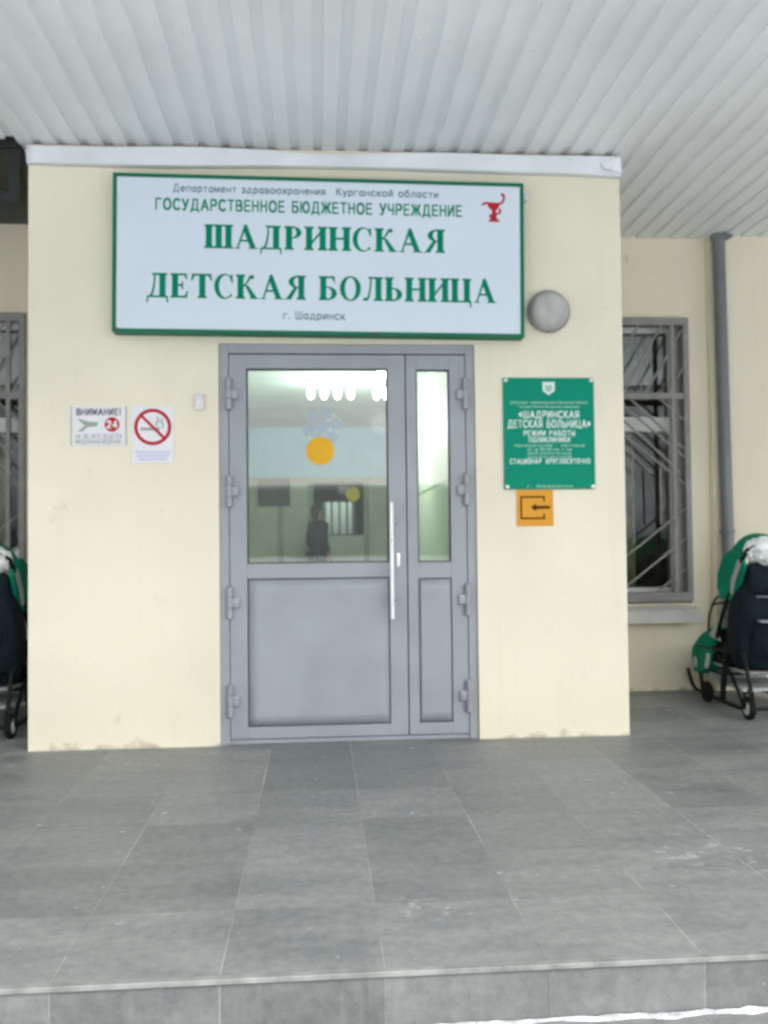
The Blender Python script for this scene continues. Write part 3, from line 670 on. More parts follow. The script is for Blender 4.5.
# ------------------------------------------------------------------ windows behind painted steel grilles
def window(x0, x1, gx_dir):
    bm = B(); yw = RY + .12; w_ = .055
    box(bm, x0, x0 + w_, yw, yw + .06, WZ0 + .03, WZ1); box(bm, x1 - w_ - .03, x1, yw, yw + .06, WZ0 + .03, WZ1)
    box(bm, x0 + w_, x1 - w_ - .03, yw, yw + .06, WZ1 - .075, WZ1); box(bm, x0 + w_, x1 - w_ - .03, yw, yw + .06, WZ0 + .03, WZ0 + .10)
    box(bm, x0 + w_, x1 - w_ - .03, yw - .004, yw + .056, 1.76, 1.86)
    mx = (x0 + x1) / 2 - .1; box(bm, mx - .03, mx + .03, yw - .002, yw + .058, WZ0 + .10, 1.76)
    wf = part('window', bm, 'winframe', bld, bevel=.004)
    bm = B(); box(bm, x0 + .02, x1 - .04, yw + .027, yw + .033, WZ0 + .05, WZ1 - .03); part('pane', bm, 'wglass', wf)
    bm = B(); prism_x(bm, [(RY - .085, WZ0 - .045), (RY - .085, WZ0 - .125), (RY - .075, WZ0 - .125), (RY - .073, WZ0 - .055), (RY + .118, WZ0 + .012), (RY + .118, WZ0 + .026)], x0 - .03, x1 + .03)
    part('sill', bm, 'sill', wf)
    # grille: angle-iron border, one rail, bars fanning from both sides
    bm = B(); yg = RY - .012; e = .036
    box(bm, x0, x0 + e, yg - .02, yg + .06, WZ0 + .012, WZ1 - .004); box(bm, x1 - e, x1, yg - .02, yg + .06, WZ0 + .012, WZ1 - .004)
    box(bm, x0 + e, x1 - e, yg - .02, yg + .06, WZ1 - .055, WZ1 - .004); box(bm, x0 + e, x1 - e, yg - .02, yg + .06, WZ0 + .012, WZ0 + .075)
    box(bm, x1 - e - .085, x1 - e - .058, yg - .005, yg + .02, WZ0 + .075, WZ1 - .055)
    box(bm, x0 + e, x1 - e, yg - .008, yg + .012, 1.965, 2.005)
    wd = x1 - x0 - 2 * e
    def bar(xa, za, xb, zb, r=.0075):
        xa, xb = max(x0 + e, min(x1 - e, xa)), max(x0 + e, min(x1 - e, xb))
        tube(bm, [(xa, yg + .004, za), (xb, yg + .004, zb)], r, 8)
    def clipbar(x, z, dx, dz, zlo, zhi):
        ts = [((x0 + e) - x) / dx, ((x1 - e) - x) / dx, (zlo - z) / dz, (zhi - z) / dz]
        ta = max(min(ts[0], ts[1]), min(ts[2], ts[3])); tb = min(max(ts[0], ts[1]), max(ts[2], ts[3]))
        if tb - ta > .03: tube(bm, [(x + dx * ta, yg + .004, z + dz * ta), (x + dx * tb, yg + .004, z + dz * tb)], .0075, 8)
    for k in range(-4, 8): clipbar(x0 + e + .16 * k, 2.005, .30, .5, 2.005, WZ1 - .055)          # leaning right, top field
    zt = 1.965
    for k in range(0, 8): clipbar(x1 - e - .05, 1.965 - .19 * k + .28, .5, -.46, max(1.30, 1.96 - .5), 1.965)
    clipbar(x1 - e, 1.39, .5, -.40, 1.22, 1.965); clipbar(x1 - e, 1.57, .5, -.42, 1.22, 1.965)
    for k in range(5):
        x = x1 - e - .19 * k - .17
        if x > x0 + e: bar(x, 1.12 - .13 * k if k < 3 else .9, x, 1.50 + .13 * k if k < 3 else 1.9)
    for k in range(8): clipbar(x1 - e, 1.20 - .20 * k + .02, .5, .38, WZ0 + .075, 1.26)
    part('grille', bm, 'grille', wf, smooth=True)
    bm = B(); n = 60; rows = []
    for i in range(n + 1):
        x = x0 + .06 + (x1 - x0 - .16) * i / n; y = RY + .32 + .02 * math.sin(i * .95) + .01 * math.sin(i * .37)
        rows.append((bm.verts.new((x, y, WZ1 + .05)), bm.verts.new((x + .004, y + .004, 2.03))))
    for a, b in zip(rows, rows[1:]): bm.faces.new((a[0], b[0], b[1], a[1]))
    part('curtain', bm, 'curtain', wf, smooth=True)
    bm = B(); rows = []  # added cloth that catches daylight, so the lower window reads less black
    for i in range(n + 1):
        x = x0 + .06 + (x1 - x0 - .30) * i / n; y = RY + .40 + .025 * math.sin(i * .62) + .012 * math.sin(i * .23 + 1)
        rows.append((bm.verts.new((x, y, 1.86)), bm.verts.new((x + .01 * math.sin(i), y + .01, WZ0 - .05))))
    for a, b in zip(rows, rows[1:]): bm.faces.new((a[0], b[0], b[1], a[1]))
    part('added_drape', bm, 'added_drape', wf, smooth=True)
    return wf
window(*WR, 1); window(*WL, -1)

# ------------------------------------------------------------------ the hall seen through the door
HX0, HX1, HY, HC = -1.24, 1.25, 15.0, 2.9
bm = B()
for a, b in ((HX0 - .06, HX0), (HX1, HX1 + .06)): box(bm, a, b, FY + .202, 20, 1.62, HC)
part('upper_hall_wall', bm, 'mint', bld)
bm = B()
for a, b in ((HX0 - .06, HX0), (HX1, HX1 + .06)): box(bm, a, b, FY + .202, 20, 0, 1.618)
box(bm, HX1 - .012, HX1 - .001, FY + .21, 20, 1.595, 1.618)
part('lower_hall_wall', bm, 'green_low', bld)
bm = B(); box(bm, HX0 - .06, HX1 + .06, FY + .202, 20, HC + .002, HC + .06); part('hall_ceiling', bm, 'hallceil', bld)
bm = B(); box(bm, HX0 - .06, HX1 + .06, FY + .203, 20, -.05, -.002); part('hall_floor', bm, 'hallfloor', bld)
bm = B(); box(bm, HX0, HX1, HY, HY + .12, 2.07, HC)
part('header_wall', bm, 'blue_wall', bld)
bm = B()
for x in (HX0 + .04, -.62, -.12, .80, HX1 - .04): box(bm, x - .045, x + .045, HY + .02, HY + .1, 0, 2.068)
box(bm, HX0, HX1, HY + .015, HY + .105, 1.98, 2.069); pass
ip = part('inner_partition', bm, 'partition', bld)
for x0, x1 in ((HX0 + .085, -.665), (-.575, -.165), (.845, HX1 - .085)):
    bm = B(); box(bm, x0, x1, HY + .05, HY + .075, .02, 1.978); part('panel', bm, 'panel', ip)
bm = B(); box(bm, -.075, .755, HY + .05, HY + .075, .02, 1.10); part('panel', bm, 'panel', ip)
bm = B(); box(bm, -.075, .755, HY + .055, HY + .061, 1.102, 1.978); part('pane', bm, 'inner_glass', ip)
bm = B(); box(bm, -.98, -.46, HY - .02, HY + .012, 1.60, 2.05); tag(part('notice_board', bm, 'dark_board', loc=(-.72, HY, 1.6)), 'dark olive board at the far end of the hall, left of the dark figure', 'board')
bm = B(); disc(bm, .585, 1.785, .120, HY + .010, HY + .013); part('warning_sticker', bm, 'lemon', ip)
bm = B()   # end wall of the hall with a tall glazed door to the yard
box(bm, HX0, .12, 20, 20.1, 0, HC); box(bm, .80, HX1, 20, 20.1, 0, HC); box(bm, .12, .80, 20, 20.1, 1.86, HC); box(bm, .12, .80, 20, 20.1, 0, 1.15)
part('end_wall', bm, 'green_low', bld)
bm = B()
for x in (.15, .30, .47, .64, .77): box(bm, x - .02, x + .02, 20.02, 20.06, 1.05, 1.86)
part('end_window', bm, 'winframe', bld)

def globes(label, x, y, n, zb, dx):
    t = thing('ceiling_lamp', label, 'lamp', (x, y, HC), 'lit ceiling lamps in the hall')
    bm = B(); box(bm, x - dx * (n - 1) / 2 - .05, x + dx * (n - 1) / 2 + .05, y - .05, y + .05, HC - .03, HC - .001, .006); part('base_plate', bm, 'plastic', t)
    for k in range(n):
        xx = x + dx * (k - (n - 1) / 2)
        bm = B(); tube(bm, [(xx, y, HC - .03), (xx, y, zb + .07)], .008, 8); st = part('stem', bm, 'plastic', t)
        bm = B(); ellipsoid(bm, (xx, y, zb), (.042, .042, .072), None, 16); part('globe', bm, 'bulb', st, smooth=True)
    ld = bpy.data.lights.new('hall_light', 'POINT'); ld.energy = 10 * n if n > 1 else 1.2; ld.shadow_soft_size = .12; ld.color = (1, .97, .9)
    lo = bpy.data.objects.new('hall_light', ld); COL.objects.link(lo); lo.location = (x, y, zb - .35)
globes('row of four lit oval globes on the hall ceiling, seen through the door glass', .16, 10.5, 4, 2.74, .155)
globes('pair of lit globes right of the four-globe row, near the edge of the door glass', .75, 10.5, 2, 2.735, .11)
globes('single lit globe highest in the door glass, in its upper right corner', .60, 8.4, 1, 2.57, .1)

# paper snowflake hung in the hall
bm = B(); c = Vector((.03, 5.6, 1.735))
for k in range(6):
    a = k * PI / 3 + .2; d = Vector((math.cos(a), 0, math.sin(a))); tube(bm, [c, c + d * .125], .016, 6)
    for s in (.055, .085):
        for g in (-.9, .9):
            e = Vector((math.cos(a + g), 0, math.sin(a + g))); tube(bm, [c + d * s, c + d * s + e * .045], .012, 6)
ellipsoid(bm, c, (.035, .014, .035), None, 12); tube(bm, [c + Vector((0, 0, .11)), (.03, 5.6, HC)], .002, 5)
tag(part('paper_snowflake', bm, 'blue_paper', loc=(.03, 5.6, 1.6)), 'blue paper snowflake hanging in the hall above the large yellow door sticker', 'decoration')

# ------------------------------------------------------------------ figure in the hall, standing in for the camera holder's reflection
def skin_mesh(name, pts, edges, m, parent, lv=2):
    me = bpy.data.meshes.new(name); me.from_pydata([p[:3] for p in pts], edges, [])
    o = bpy.data.objects.new(name, me); COL.objects.link(o)
    sk = o.modifiers.new('skin', 'SKIN'); sk.use_smooth_shade = True
    for i, p in enumerate(pts):
        rx = p[3]; ry = p[4] if len(p) > 4 else p[3]
        me.skin_vertices[0].data[i].radius = (rx, ry)
    me.skin_vertices[0].data[0].use_root = True
    su = o.modifiers.new('sub', 'SUBSURF'); su.levels = lv; su.render_levels = lv
    dg = bpy.context.evaluated_depsgraph_get(); dg.update()
    m2 = bpy.data.meshes.new_from_object(o.evaluated_get(dg)); bpy.data.objects.remove(o)
    m2.materials.clear(); m2.materials.append(M[m])
    for p in m2.polygons: p.use_smooth = True
    o = bpy.data.objects.new(name, m2); COL.objects.link(o); o.parent = parent
    return o
PX, PYY = .0, 14.1
per = thing('reflection_figure', 'figure in a dark navy coat in the hall, standing in for a reflection in the door glass', 'reflection_figure', (PX, PYY, 0))
pts = [(0, 0, .84, .125, .10), (0, 0, 1.0, .12, .09), (0, .0, 1.18, .14, .10), (0, .01, 1.29, .11, .08), (0, 0, 1.34, .05), (0, -.01, 1.40, .055), (0, -.015, 1.47, .082, .092), (0, -.005, 1.53, .065, .075)]
ed = [(i, i + 1) for i in range(7)]
def limb(base, chain):
    j = base
    for p in chain:
        pts.append(p); ed.append((j, len(pts) - 1)); j = len(pts) - 1
    return j
for s in (-1, 1):
    limb(0, [(s * .085, 0, .78, .085), (s * .095, -.01, .45, .058), (s * .10, .01, .10, .04), (s * .105, -.10, .035, .036)])
    h = limb(3, [(s * .165, .01, 1.26, .055), (s * .21, .03, 1.0, .045), (s * .20, -.06, .80, .034), (s * .198, -.09, .745, .030)])
    for k, (dx, L) in enumerate(((-.025, .060), (-.009, .070), (.009, .066), (.025, .052))):
        limb(h, [(s * .198 + dx * .7, -.10 + dx * .3, .715, .0095), (s * .198 + dx, -.11, .715 - L * .6, .0085), (s * .198 + dx, -.105, .715 - L * 1.2, .007)])
    limb(h, [(s * .170, -.105, .735, .010), (s * .158, -.125, .69, .009)])
body = skin_mesh('body', pts, ed, 'skin', per)
bm = B(); bm.from_mesh(body.data)
for s in (-1, 1):
    ellipsoid(bm, (s * .03, -.095, 1.475), (.011, .008, .008), None, 8); ellipsoid(bm, (s * .088, 0, 1.465), (.012, .02, .03), None, 8)
ellipsoid(bm, (0, -.108, 1.455), (.012, .016, .022), None, 8); ellipsoid(bm, (0, -.096, 1.42), (.022, .008, .007), None, 8)
bm.to_mesh(body.data); bm.free()
skin_mesh('coat', [(0, 0, .70, .19, .15), (0, 0, .9, .165, .13), (0, 0, 1.15, .175, .13), (0, .01, 1.28, .13, .10), (0, 0, 1.345, .075)] +
          [q for s in (-1, 1) for q in ((s * .17, .01, 1.26, .075), (s * .215, .03, 1.0, .064), (s * .203, -.05, .83, .05))],
          [(0, 1), (1, 2), (2, 3), (3, 4), (3, 5), (5, 6), (6, 7), (3, 8), (8, 9), (9, 10)], 'coat', per)
skin_mesh('trousers', [(0, 0, .84, .13, .11)] + [q for s in (-1, 1) for q in ((s * .087, 0, .76, .10), (s * .096, -.01, .45, .074), (s * .10, .01, .09, .06))],
          [(0, 1), (1, 2), (2, 3), (0, 4), (4, 5), (5, 6)], 'trouser', per)
bm = B(); ellipsoid(bm, (0, .018, 1.505), (.098, .105, .095), None, 16); ellipsoid(bm, (0, .06, 1.44), (.085, .06, .11), None, 14)
bmesh.ops.translate(bm, verts=bm.verts, vec=(PX, PYY, 0)); part('hair', bm, 'hair', per, smooth=True)
for s in (-1, 1):
    bm = B(); ellipsoid(bm, (PX + s * .104, PYY - .045, .042), (.05, .125, .042), None, 14); part('shoe', bm, 'shoe', per, smooth=True)

per.rotation_euler.z = PI - 1.0

# ------------------------------------------------------------------ light-box sign over the door
sx0, sx1, sz0, sz1 = -1.0, 1.057, 2.064, 2.856; SY = 4.50
cx, cz = (sx0 + sx1) / 2, (sz0 + sz1) / 2
sign = thing('lightbox_sign', 'wide pale light-box sign with green frame and green letters above the grey door', 'sign', (cx, FY, cz))
bm = B(); e = .017
box(bm, sx0, sx1, SY + .012, FY - .012, sz0, sz0 + e); box(bm, sx0, sx1, SY + .012, FY - .012, sz1 - e, sz1)
box(bm, sx0, sx0 + e, SY + .012, FY - .012, sz0 + e, sz1 - e); box(bm, sx1 - e, sx1, SY + .012, FY - .012, sz0 + e, sz1 - e)
for a in ((sx0, sx1, sz0, sz0 + e), (sx0, sx1, sz1 - e, sz1), (sx0, sx0 + e, sz0 + e, sz1 - e), (sx1 - e, sx1, sz0 + e, sz1 - e)):
    box(bm, a[0] - .001, a[1] + .001, SY - .006, SY + .0118, a[2], a[3])
part('frame', bm, 'green_frame', sign, bevel=.002)
bm = B(); box(bm, sx0 + e + .001, sx1 - e - .001, SY + .003, SY + .05, sz0 + e + .001, sz1 - e - .001); part('face', bm, 'face', sign)
bm = B(); box(bm, sx0 + e + .002, sx1 - e - .002, SY + .06, FY - .013, sz0 + e + .002, sz1 - e - .002); part('back_tray', bm, 'flash', sign)
yt = SY + .002
def line(s, x0, x1, zc, h, m, bold=0.): part('lettering', text_bm(s, x0, x1, zc, h, yt, bold), m, sign)
line('Департамент здравоохранения', -.705, .045, 2.789, .034, 'grey_text', .002)
line('Курганской области', .105, .617, 2.789, .034, 'grey_text', .002)
line('ГОСУДАРСТВЕННОЕ БЮДЖЕТНОЕ УЧРЕЖДЕНИЕ', -.79, .737, 2.706, .052, 'green_text', .010)
part('lettering', serif_bm('ШАДРИНСКАЯ', -.555, .650, 2.489, .120, SY + .003, .07), 'green_text', sign)
part('lettering', serif_bm('ДЕТСКАЯ БОЛЬНИЦА', -.835, .915, 2.238, .122, SY + .003, .06), 'green_text', sign)
line('г. Шадринск', -.160, .144, 2.160, .036, 'grey_text', .002)
# bowl and snake emblem
bm = B(); ex, ez = .905, 2.735; q = .001
cup = [(-.034, .012), (-.030, -.004), (-.012, -.020), (.012, -.020), (.026, -.004), (.030, .012)]
prism(bm, [(ex + a, ez + b) for a, b in cup], yt - q, yt + .001)
prism(bm, [(ex - .010, ez - .018), (ex + .010, ez - .018), (ex + .013, ez - .066), (ex - .013, ez - .066)], yt - q * 1.2, yt + .001)
prism(bm, [(ex - .030, ez - .080), (ex + .030, ez - .080), (ex + .022, ez - .066), (ex - .022, ez - .066)], yt - q * 1.4, yt + .001)
for kk, (pts_, w_) in enumerate((([(-.062, .006), (-.045, .016), (-.02, .014), (.02, .012), (.042, .018), (.052, .040), (.048, .064), (.036, .058)], .0055),
                                 ([(.026, -.012), (.034, -.030), (.012, -.042), (-.022, -.048), (-.018, -.058), (.014, -.062)], .005))):
    for a, b in zip(pts_, pts_[1:]):
        d = Vector((b[0] - a[0], b[1] - a[1])).normalized(); nn = Vector((-d.y, d.x)) * w_
        prism(bm, [(ex + a[0] - nn.x, ez + a[1] - nn.y), (ex + b[0] - nn.x, ez + b[1] - nn.y), (ex + b[0] + nn.x, ez + b[1] + nn.y), (ex + a[0] + nn.x, ez + a[1] + nn.y)], yt - q * (1.6 + .2 * kk), yt + .001)
part('emblem', bm, 'red', sign)
bm = B(); box(bm, sx1 + .002, sx1 + .03, SY + .03, FY - .001, sz1 - .075, sz1 - .045); lathe(bm, (sx1 + .02, SY + .03, sz1 - .06), (0, -1, 0), [(.012, 0), (.012, .012), (0, .014)], 10)
part('bracket', bm, 'steel', sign)
for x, z in ((.30, sz0 + .006), (sx0 + .02, sz0 + .012)):
    bm = B(); lathe(bm, (x, SY - .006, z), (0, -1, 0), [(.010, 0), (.010, .006), (0, .007)], 10); part('screw', bm, 'gasket', sign)
sign.rotation_euler.y = .0086; K = 4.56 / 4.50
sign.scale = (K, .6, K); sign.location = (cx * K, FY, 1.041 + (cz - 1.041) * K)

# ------------------------------------------------------------------ wall lamp
lx, lz = 1.216, 2.222
lamp = thing('wall_lamp', 'round dusty grey bulkhead lamp right of the light-box sign', 'lamp', (lx, FY, lz))
bm = B(); lathe(bm, (lx, FY - .001, lz), (0, -1, 0), [(.108, 0), (.112, .01), (.112, .022), (.104, .028)], 36); part('base_ring', bm, 'lampbase', lamp, smooth=True)
bm = B(); lathe(bm, (lx, FY - .0285, lz), (0, -1, 0), [(.102, 0)] + [(.102 * math.cos(a * PI / 20), .07 * math.sin(a * PI / 20)) for a in range(1, 10)] + [(0, .07)], 36); part('dome', bm, 'lampgrey', lamp, smooth=True)

# ------------------------------------------------------------------ plaque, entry sign, notices, bell box
px0, px1, pz0, pz1 = .969, 1.452, 1.290, 1.874; y_ = FY - .012
plq = thing('information_plaque', 'green enamel plaque with white lettering on the wall right of the door', 'sign', (1.21, FY, 1.29))
bm = B(); box(bm, px0, px1, y_, FY - .001, pz0, pz1); part('plate', bm, 'plaque', plq, bevel=.002)
for x, z in ((px0 + .014, pz0 + .012), (px1 - .014, pz0 + .012), (px0 + .014, pz1 - .012), (px1 - .014, pz1 - .012)):
    bm = B(); lathe(bm, (x, y_, z), (0, -1, 0), [(.011, 0), (.011, .005), (.007, .008), (0, .008)], 14); part('corner_bolt', bm, 'steel', plq, smooth=True)
pc = (px0 + px1) / 2; ty = y_ - .001
bm = B(); prism(bm, [(pc - .032, pz1 - .022), (pc + .032, pz1 - .022), (pc + .032, pz1 - .068), (pc, pz1 - .092), (pc - .032, pz1 - .068)], ty, y_ + .001); crest = part('crest', bm, 'white_text', plq)
bm = B(); prism(bm, [(pc - .020, pz1 - .034), (pc - .006, pz1 - .046), (pc + .006, pz1 - .034), (pc + .020, pz1 - .046), (pc + .018, pz1 - .064), (pc, pz1 - .078), (pc - .018, pz1 - .064)], ty - .0012, ty - .0001); part('crest_device', bm, 'mint_text', crest)
def pl(s, hw, z, h, m, bold=0., dx=0): part('lettering', text_bm(s, pc - hw + dx, pc + hw + dx, z, h, ty, bold), m, plq)
pl('Департамент здравоохранения Курганской области', .205, 1.745, .013, 'mint_text', .01)
pl('Государственное бюджетное учреждение', .160, 1.723, .012, 'mint_text', .01)
pl('«ШАДРИНСКАЯ', .158, 1.681, .034, 'white_text', .008)
pl('ДЕТСКАЯ БОЛЬНИЦА»', .218, 1.632, .036, 'white_text', .008)
pl('РЕЖИМ РАБОТЫ', .135, 1.583, .026, 'white_text', .006)
pl('ПОЛИКЛИНИКИ', .108, 1.549, .024, 'white_text', .01)
pl('понедельник - пятница', .185, 1.520, .015, 'mint_text', .005)
pl('суббота', .115, 1.499, .013, 'mint_text', .004)
pl('воскресенье', .115, 1.480, .013, 'mint_text', .004)
pl('выходной', .115, 1.461, .012, 'mint_text', .004)
pl('СТАЦИОНАР', .082, 1.436, .023, 'white_text', .01, -.128)
pl('КРУГЛОСУТОЧНО', .116, 1.436, .023, 'white_text', .01, .098)
pl('г. Шадринск', .120, 1.306, .012, 'mint_text', .01)

ex0, ex1, ez0, ez1 = 1.034, 1.227, 1.098, 1.286
ent = thing('entry_sign', 'small square amber way-in sign under the green plaque', 'sign', (1.13, FY, 1.098))
bm = B(); box(bm, ex0, ex1, FY - .007, FY - .001, ez0, ez1); part('plate', bm, 'amber', ent, bevel=.001)
bm = B(); a, b = FY - .0085, FY - .0065; t_ = .0085
box(bm, ex0 + .018, ex0 + .018 + t_, a, b, ez0 + .036, ez1 - .032)
for z in (ez0 + .036, ez1 - .032 - t_): box(bm, ex0 + .018 + t_, ex0 + .148, a, b, z, z + t_)
box(bm, ex0 + .148 - t_, ex0 + .148, a, b, ez1 - .058, ez1 - .032 - t_); box(bm, ex0 + .148 - t_, ex0 + .148, a, b, ez0 + .036 + t_, ez0 + .064)
zc_ = (ez0 + ez1) / 2 + .003
prism(bm, [(ex0 + .072, zc_), (ex0 + .102, zc_ + .020), (ex0 + .102, zc_ + .008), (ex0 + .176, zc_ + .007), (ex0 + .176, zc_ - .007), (ex0 + .102, zc_ - .008), (ex0 + .102, zc_ - .020)], a, b)
part('symbol', bm, 'brown', ent)

nx0, nx1, nz0, nz1 = -1.241, -.964, 1.526, 1.727
nt_ = thing('surveillance_notice', 'white landscape notice with a red badge, left of the no-smoking sheet', 'sign', (-1.10, FY, 1.525))
bm = B(); box(bm, nx0, nx1, FY - .006, FY - .001, nz0, nz1); part('sheet', bm, 'paper', nt_)
ty = FY - .0068
for x in (nx0 + .001, nx1 - .0055):
    bm = B(); box(bm, x, x + .0045, FY - .0075, FY - .0055, nz0, nz1); part('edge_strip', bm, 'paper_grey', nt_)
part('lettering', text_bm('ВНИМАНИЕ!', nx0 + .030, nx1 - .030, nz1 - .030, .030, ty, .015), 'dark_print', nt_)
bm = B(); zc_ = nz0 + .105
prism(bm, [(nx0 + .03, zc_ + .034), (nx0 + .09, zc_ + .016), (nx0 + .135, zc_ + .014), (nx0 + .13, zc_ - .006), (nx0 + .085, zc_ - .012), (nx0 + .06, zc_ + .004)], ty, FY - .0055)
prism(bm, [(nx0 + .035, zc_ - .034), (nx0 + .055, zc_ - .034), (nx0 + .085, zc_ - .010), (nx0 + .07, zc_ - .004)], ty - .0002, FY - .0055)
part('camera_picture', bm, 'olive_print', nt_)
bm = B(); disc(bm, nx1 - .072, zc_ + .002, .037, ty, FY - .0055); bd = part('badge', bm, 'red', nt_)
part('lettering', text_bm('24', nx1 - .097, nx1 - .047, zc_ + .002, .034, ty - .0012, .015), 'paper', bd)
part('lettering', text_bm('НА ОБЪЕКТЕ ВЕДЕТСЯ', nx0 + .025, nx1 - .025, nz0 + .048, .019, ty, .008), 'paper_grey', nt_)
part('lettering', text_bm('ВИДЕОНАБЛЮДЕНИЕ', nx0 + .025, nx1 - .025, nz0 + .020, .020, ty, .008), 'paper_grey', nt_)

mx0, mx1, mz0, mz1 = -.938, -.729, 1.437, 1.728
ns = thing('no_smoking_sign', 'white upright sheet with red crossed-out cigarette, left of the door', 'sign', (-.83, FY, 1.437))
bm = B(); box(bm, mx0, mx1, FY - .0055, FY - .001, mz0, mz1); part('sheet', bm, 'paper', ns)
zc_ = mz1 - .108; xc_ = (mx0 + mx1) / 2
bm = B(); box(bm, xc_ - .062, xc_ + .012, ty, FY - .005, zc_ - .018, zc_ - .003); part('cigarette', bm, 'paper_grey', ns)
bm = B(); box(bm, xc_ + .016, xc_ + .034, ty, FY - .005, zc_ - .018, zc_ - .003)
tube(bm, [(xc_ + .024, FY - .006, zc_ + .004), (xc_ + .016, FY - .006, zc_ + .02), (xc_ + .03, FY - .006, zc_ + .032), (xc_ + .02, FY - .006, zc_ + .05)], .0035, 6, True)
tube(bm, [(xc_ + .046, FY - .006, zc_ - .006), (xc_ + .052, FY - .006, zc_ + .012), (xc_ + .042, FY - .006, zc_ + .026), (xc_ + .05, FY - .006, zc_ + .042)], .0035, 6, True)
part('smoke_mark', bm, 'olive_print', ns)
bm = B(); ring(bm, xc_, zc_, .076, .093, ty - .0004, FY - .005, 44)
d = math.radians(135); c_, s_ = math.cos(d), math.sin(d)
prism(bm, [(xc_ + c_ * .078 - s_ * .007, zc_ + s_ * .078 + c_ * .007), (xc_ - c_ * .078 - s_ * .007, zc_ - s_ * .078 + c_ * .007), (xc_ - c_ * .078 + s_ * .007, zc_ - s_ * .078 - c_ * .007), (xc_ + c_ * .078 + s_ * .007, zc_ + s_ * .078 - c_ * .007)], ty - .001, FY - .005)
part('prohibition_ring', bm, 'red', ns)
bm = B()
for z, w_ in ((mz0 + .055, .088), (mz0 + .037, .080), (mz0 + .019, .070)): box(bm, xc_ - w_, xc_ + w_, ty + .0004, FY - .005, z - .006, z + .006)
part('caption', bm, 'lilac', ns)

bell = thing('doorbell_box', 'small white plastic box high on the wall just left of the door frame', 'doorbell', (-.598, FY, 1.706))
bm = B(); box(bm, -.621, -.575, FY - .025, FY - .001, 1.706, 1.790, .006); part('housing', bm, 'plastic', bell, smooth=True)
bm = B(); lathe(bm, (-.598, FY - .025, 1.745), (0, -1, 0), [(.010, 0), (.010, .003), (0, .004)], 16); part('button', bm, 'paper', bell, smooth=True)

# ------------------------------------------------------------------ drainpipe
dp = thing('drainpipe', 'grey round drainpipe on the rear wall beside the right window', 'drainpipe', (2.69, RY - .06, 0))
bm = B(); tube(bm, [(2.705, RY - .10, ZC + .03), (2.720, RY - .10, 1.5), (2.735, RY - .10, .16), (2.735, RY - .15, .07)], .040, 20); part('pipe', bm, 'pipe', dp, smooth=True)
bm = B(); lathe(bm, (2.705, RY - .10, ZC - .03), (0, 0, 1), [(.044, 0), (.05, .004), (.05, .028), (.044, .03)], 20); box(bm, 2.72, 2.795, RY - .12, RY - .05, ZC - .020, ZC - .004); part('collar', bm, 'pipe', dp, smooth=True)
for z in (.55, 1.05):
    bm = B(); lathe(bm, (2.732 - .012 * (z - .5), RY - .10, z), (0, 0, 1), [(.044, 0), (.048, .002), (.048, .024), (.044, .026)], 20); box(bm, 2.735, 2.755, RY - .07, RY - .051, z, z + .026); part('wall_clip', bm, 'pipe', dp, smooth=True)

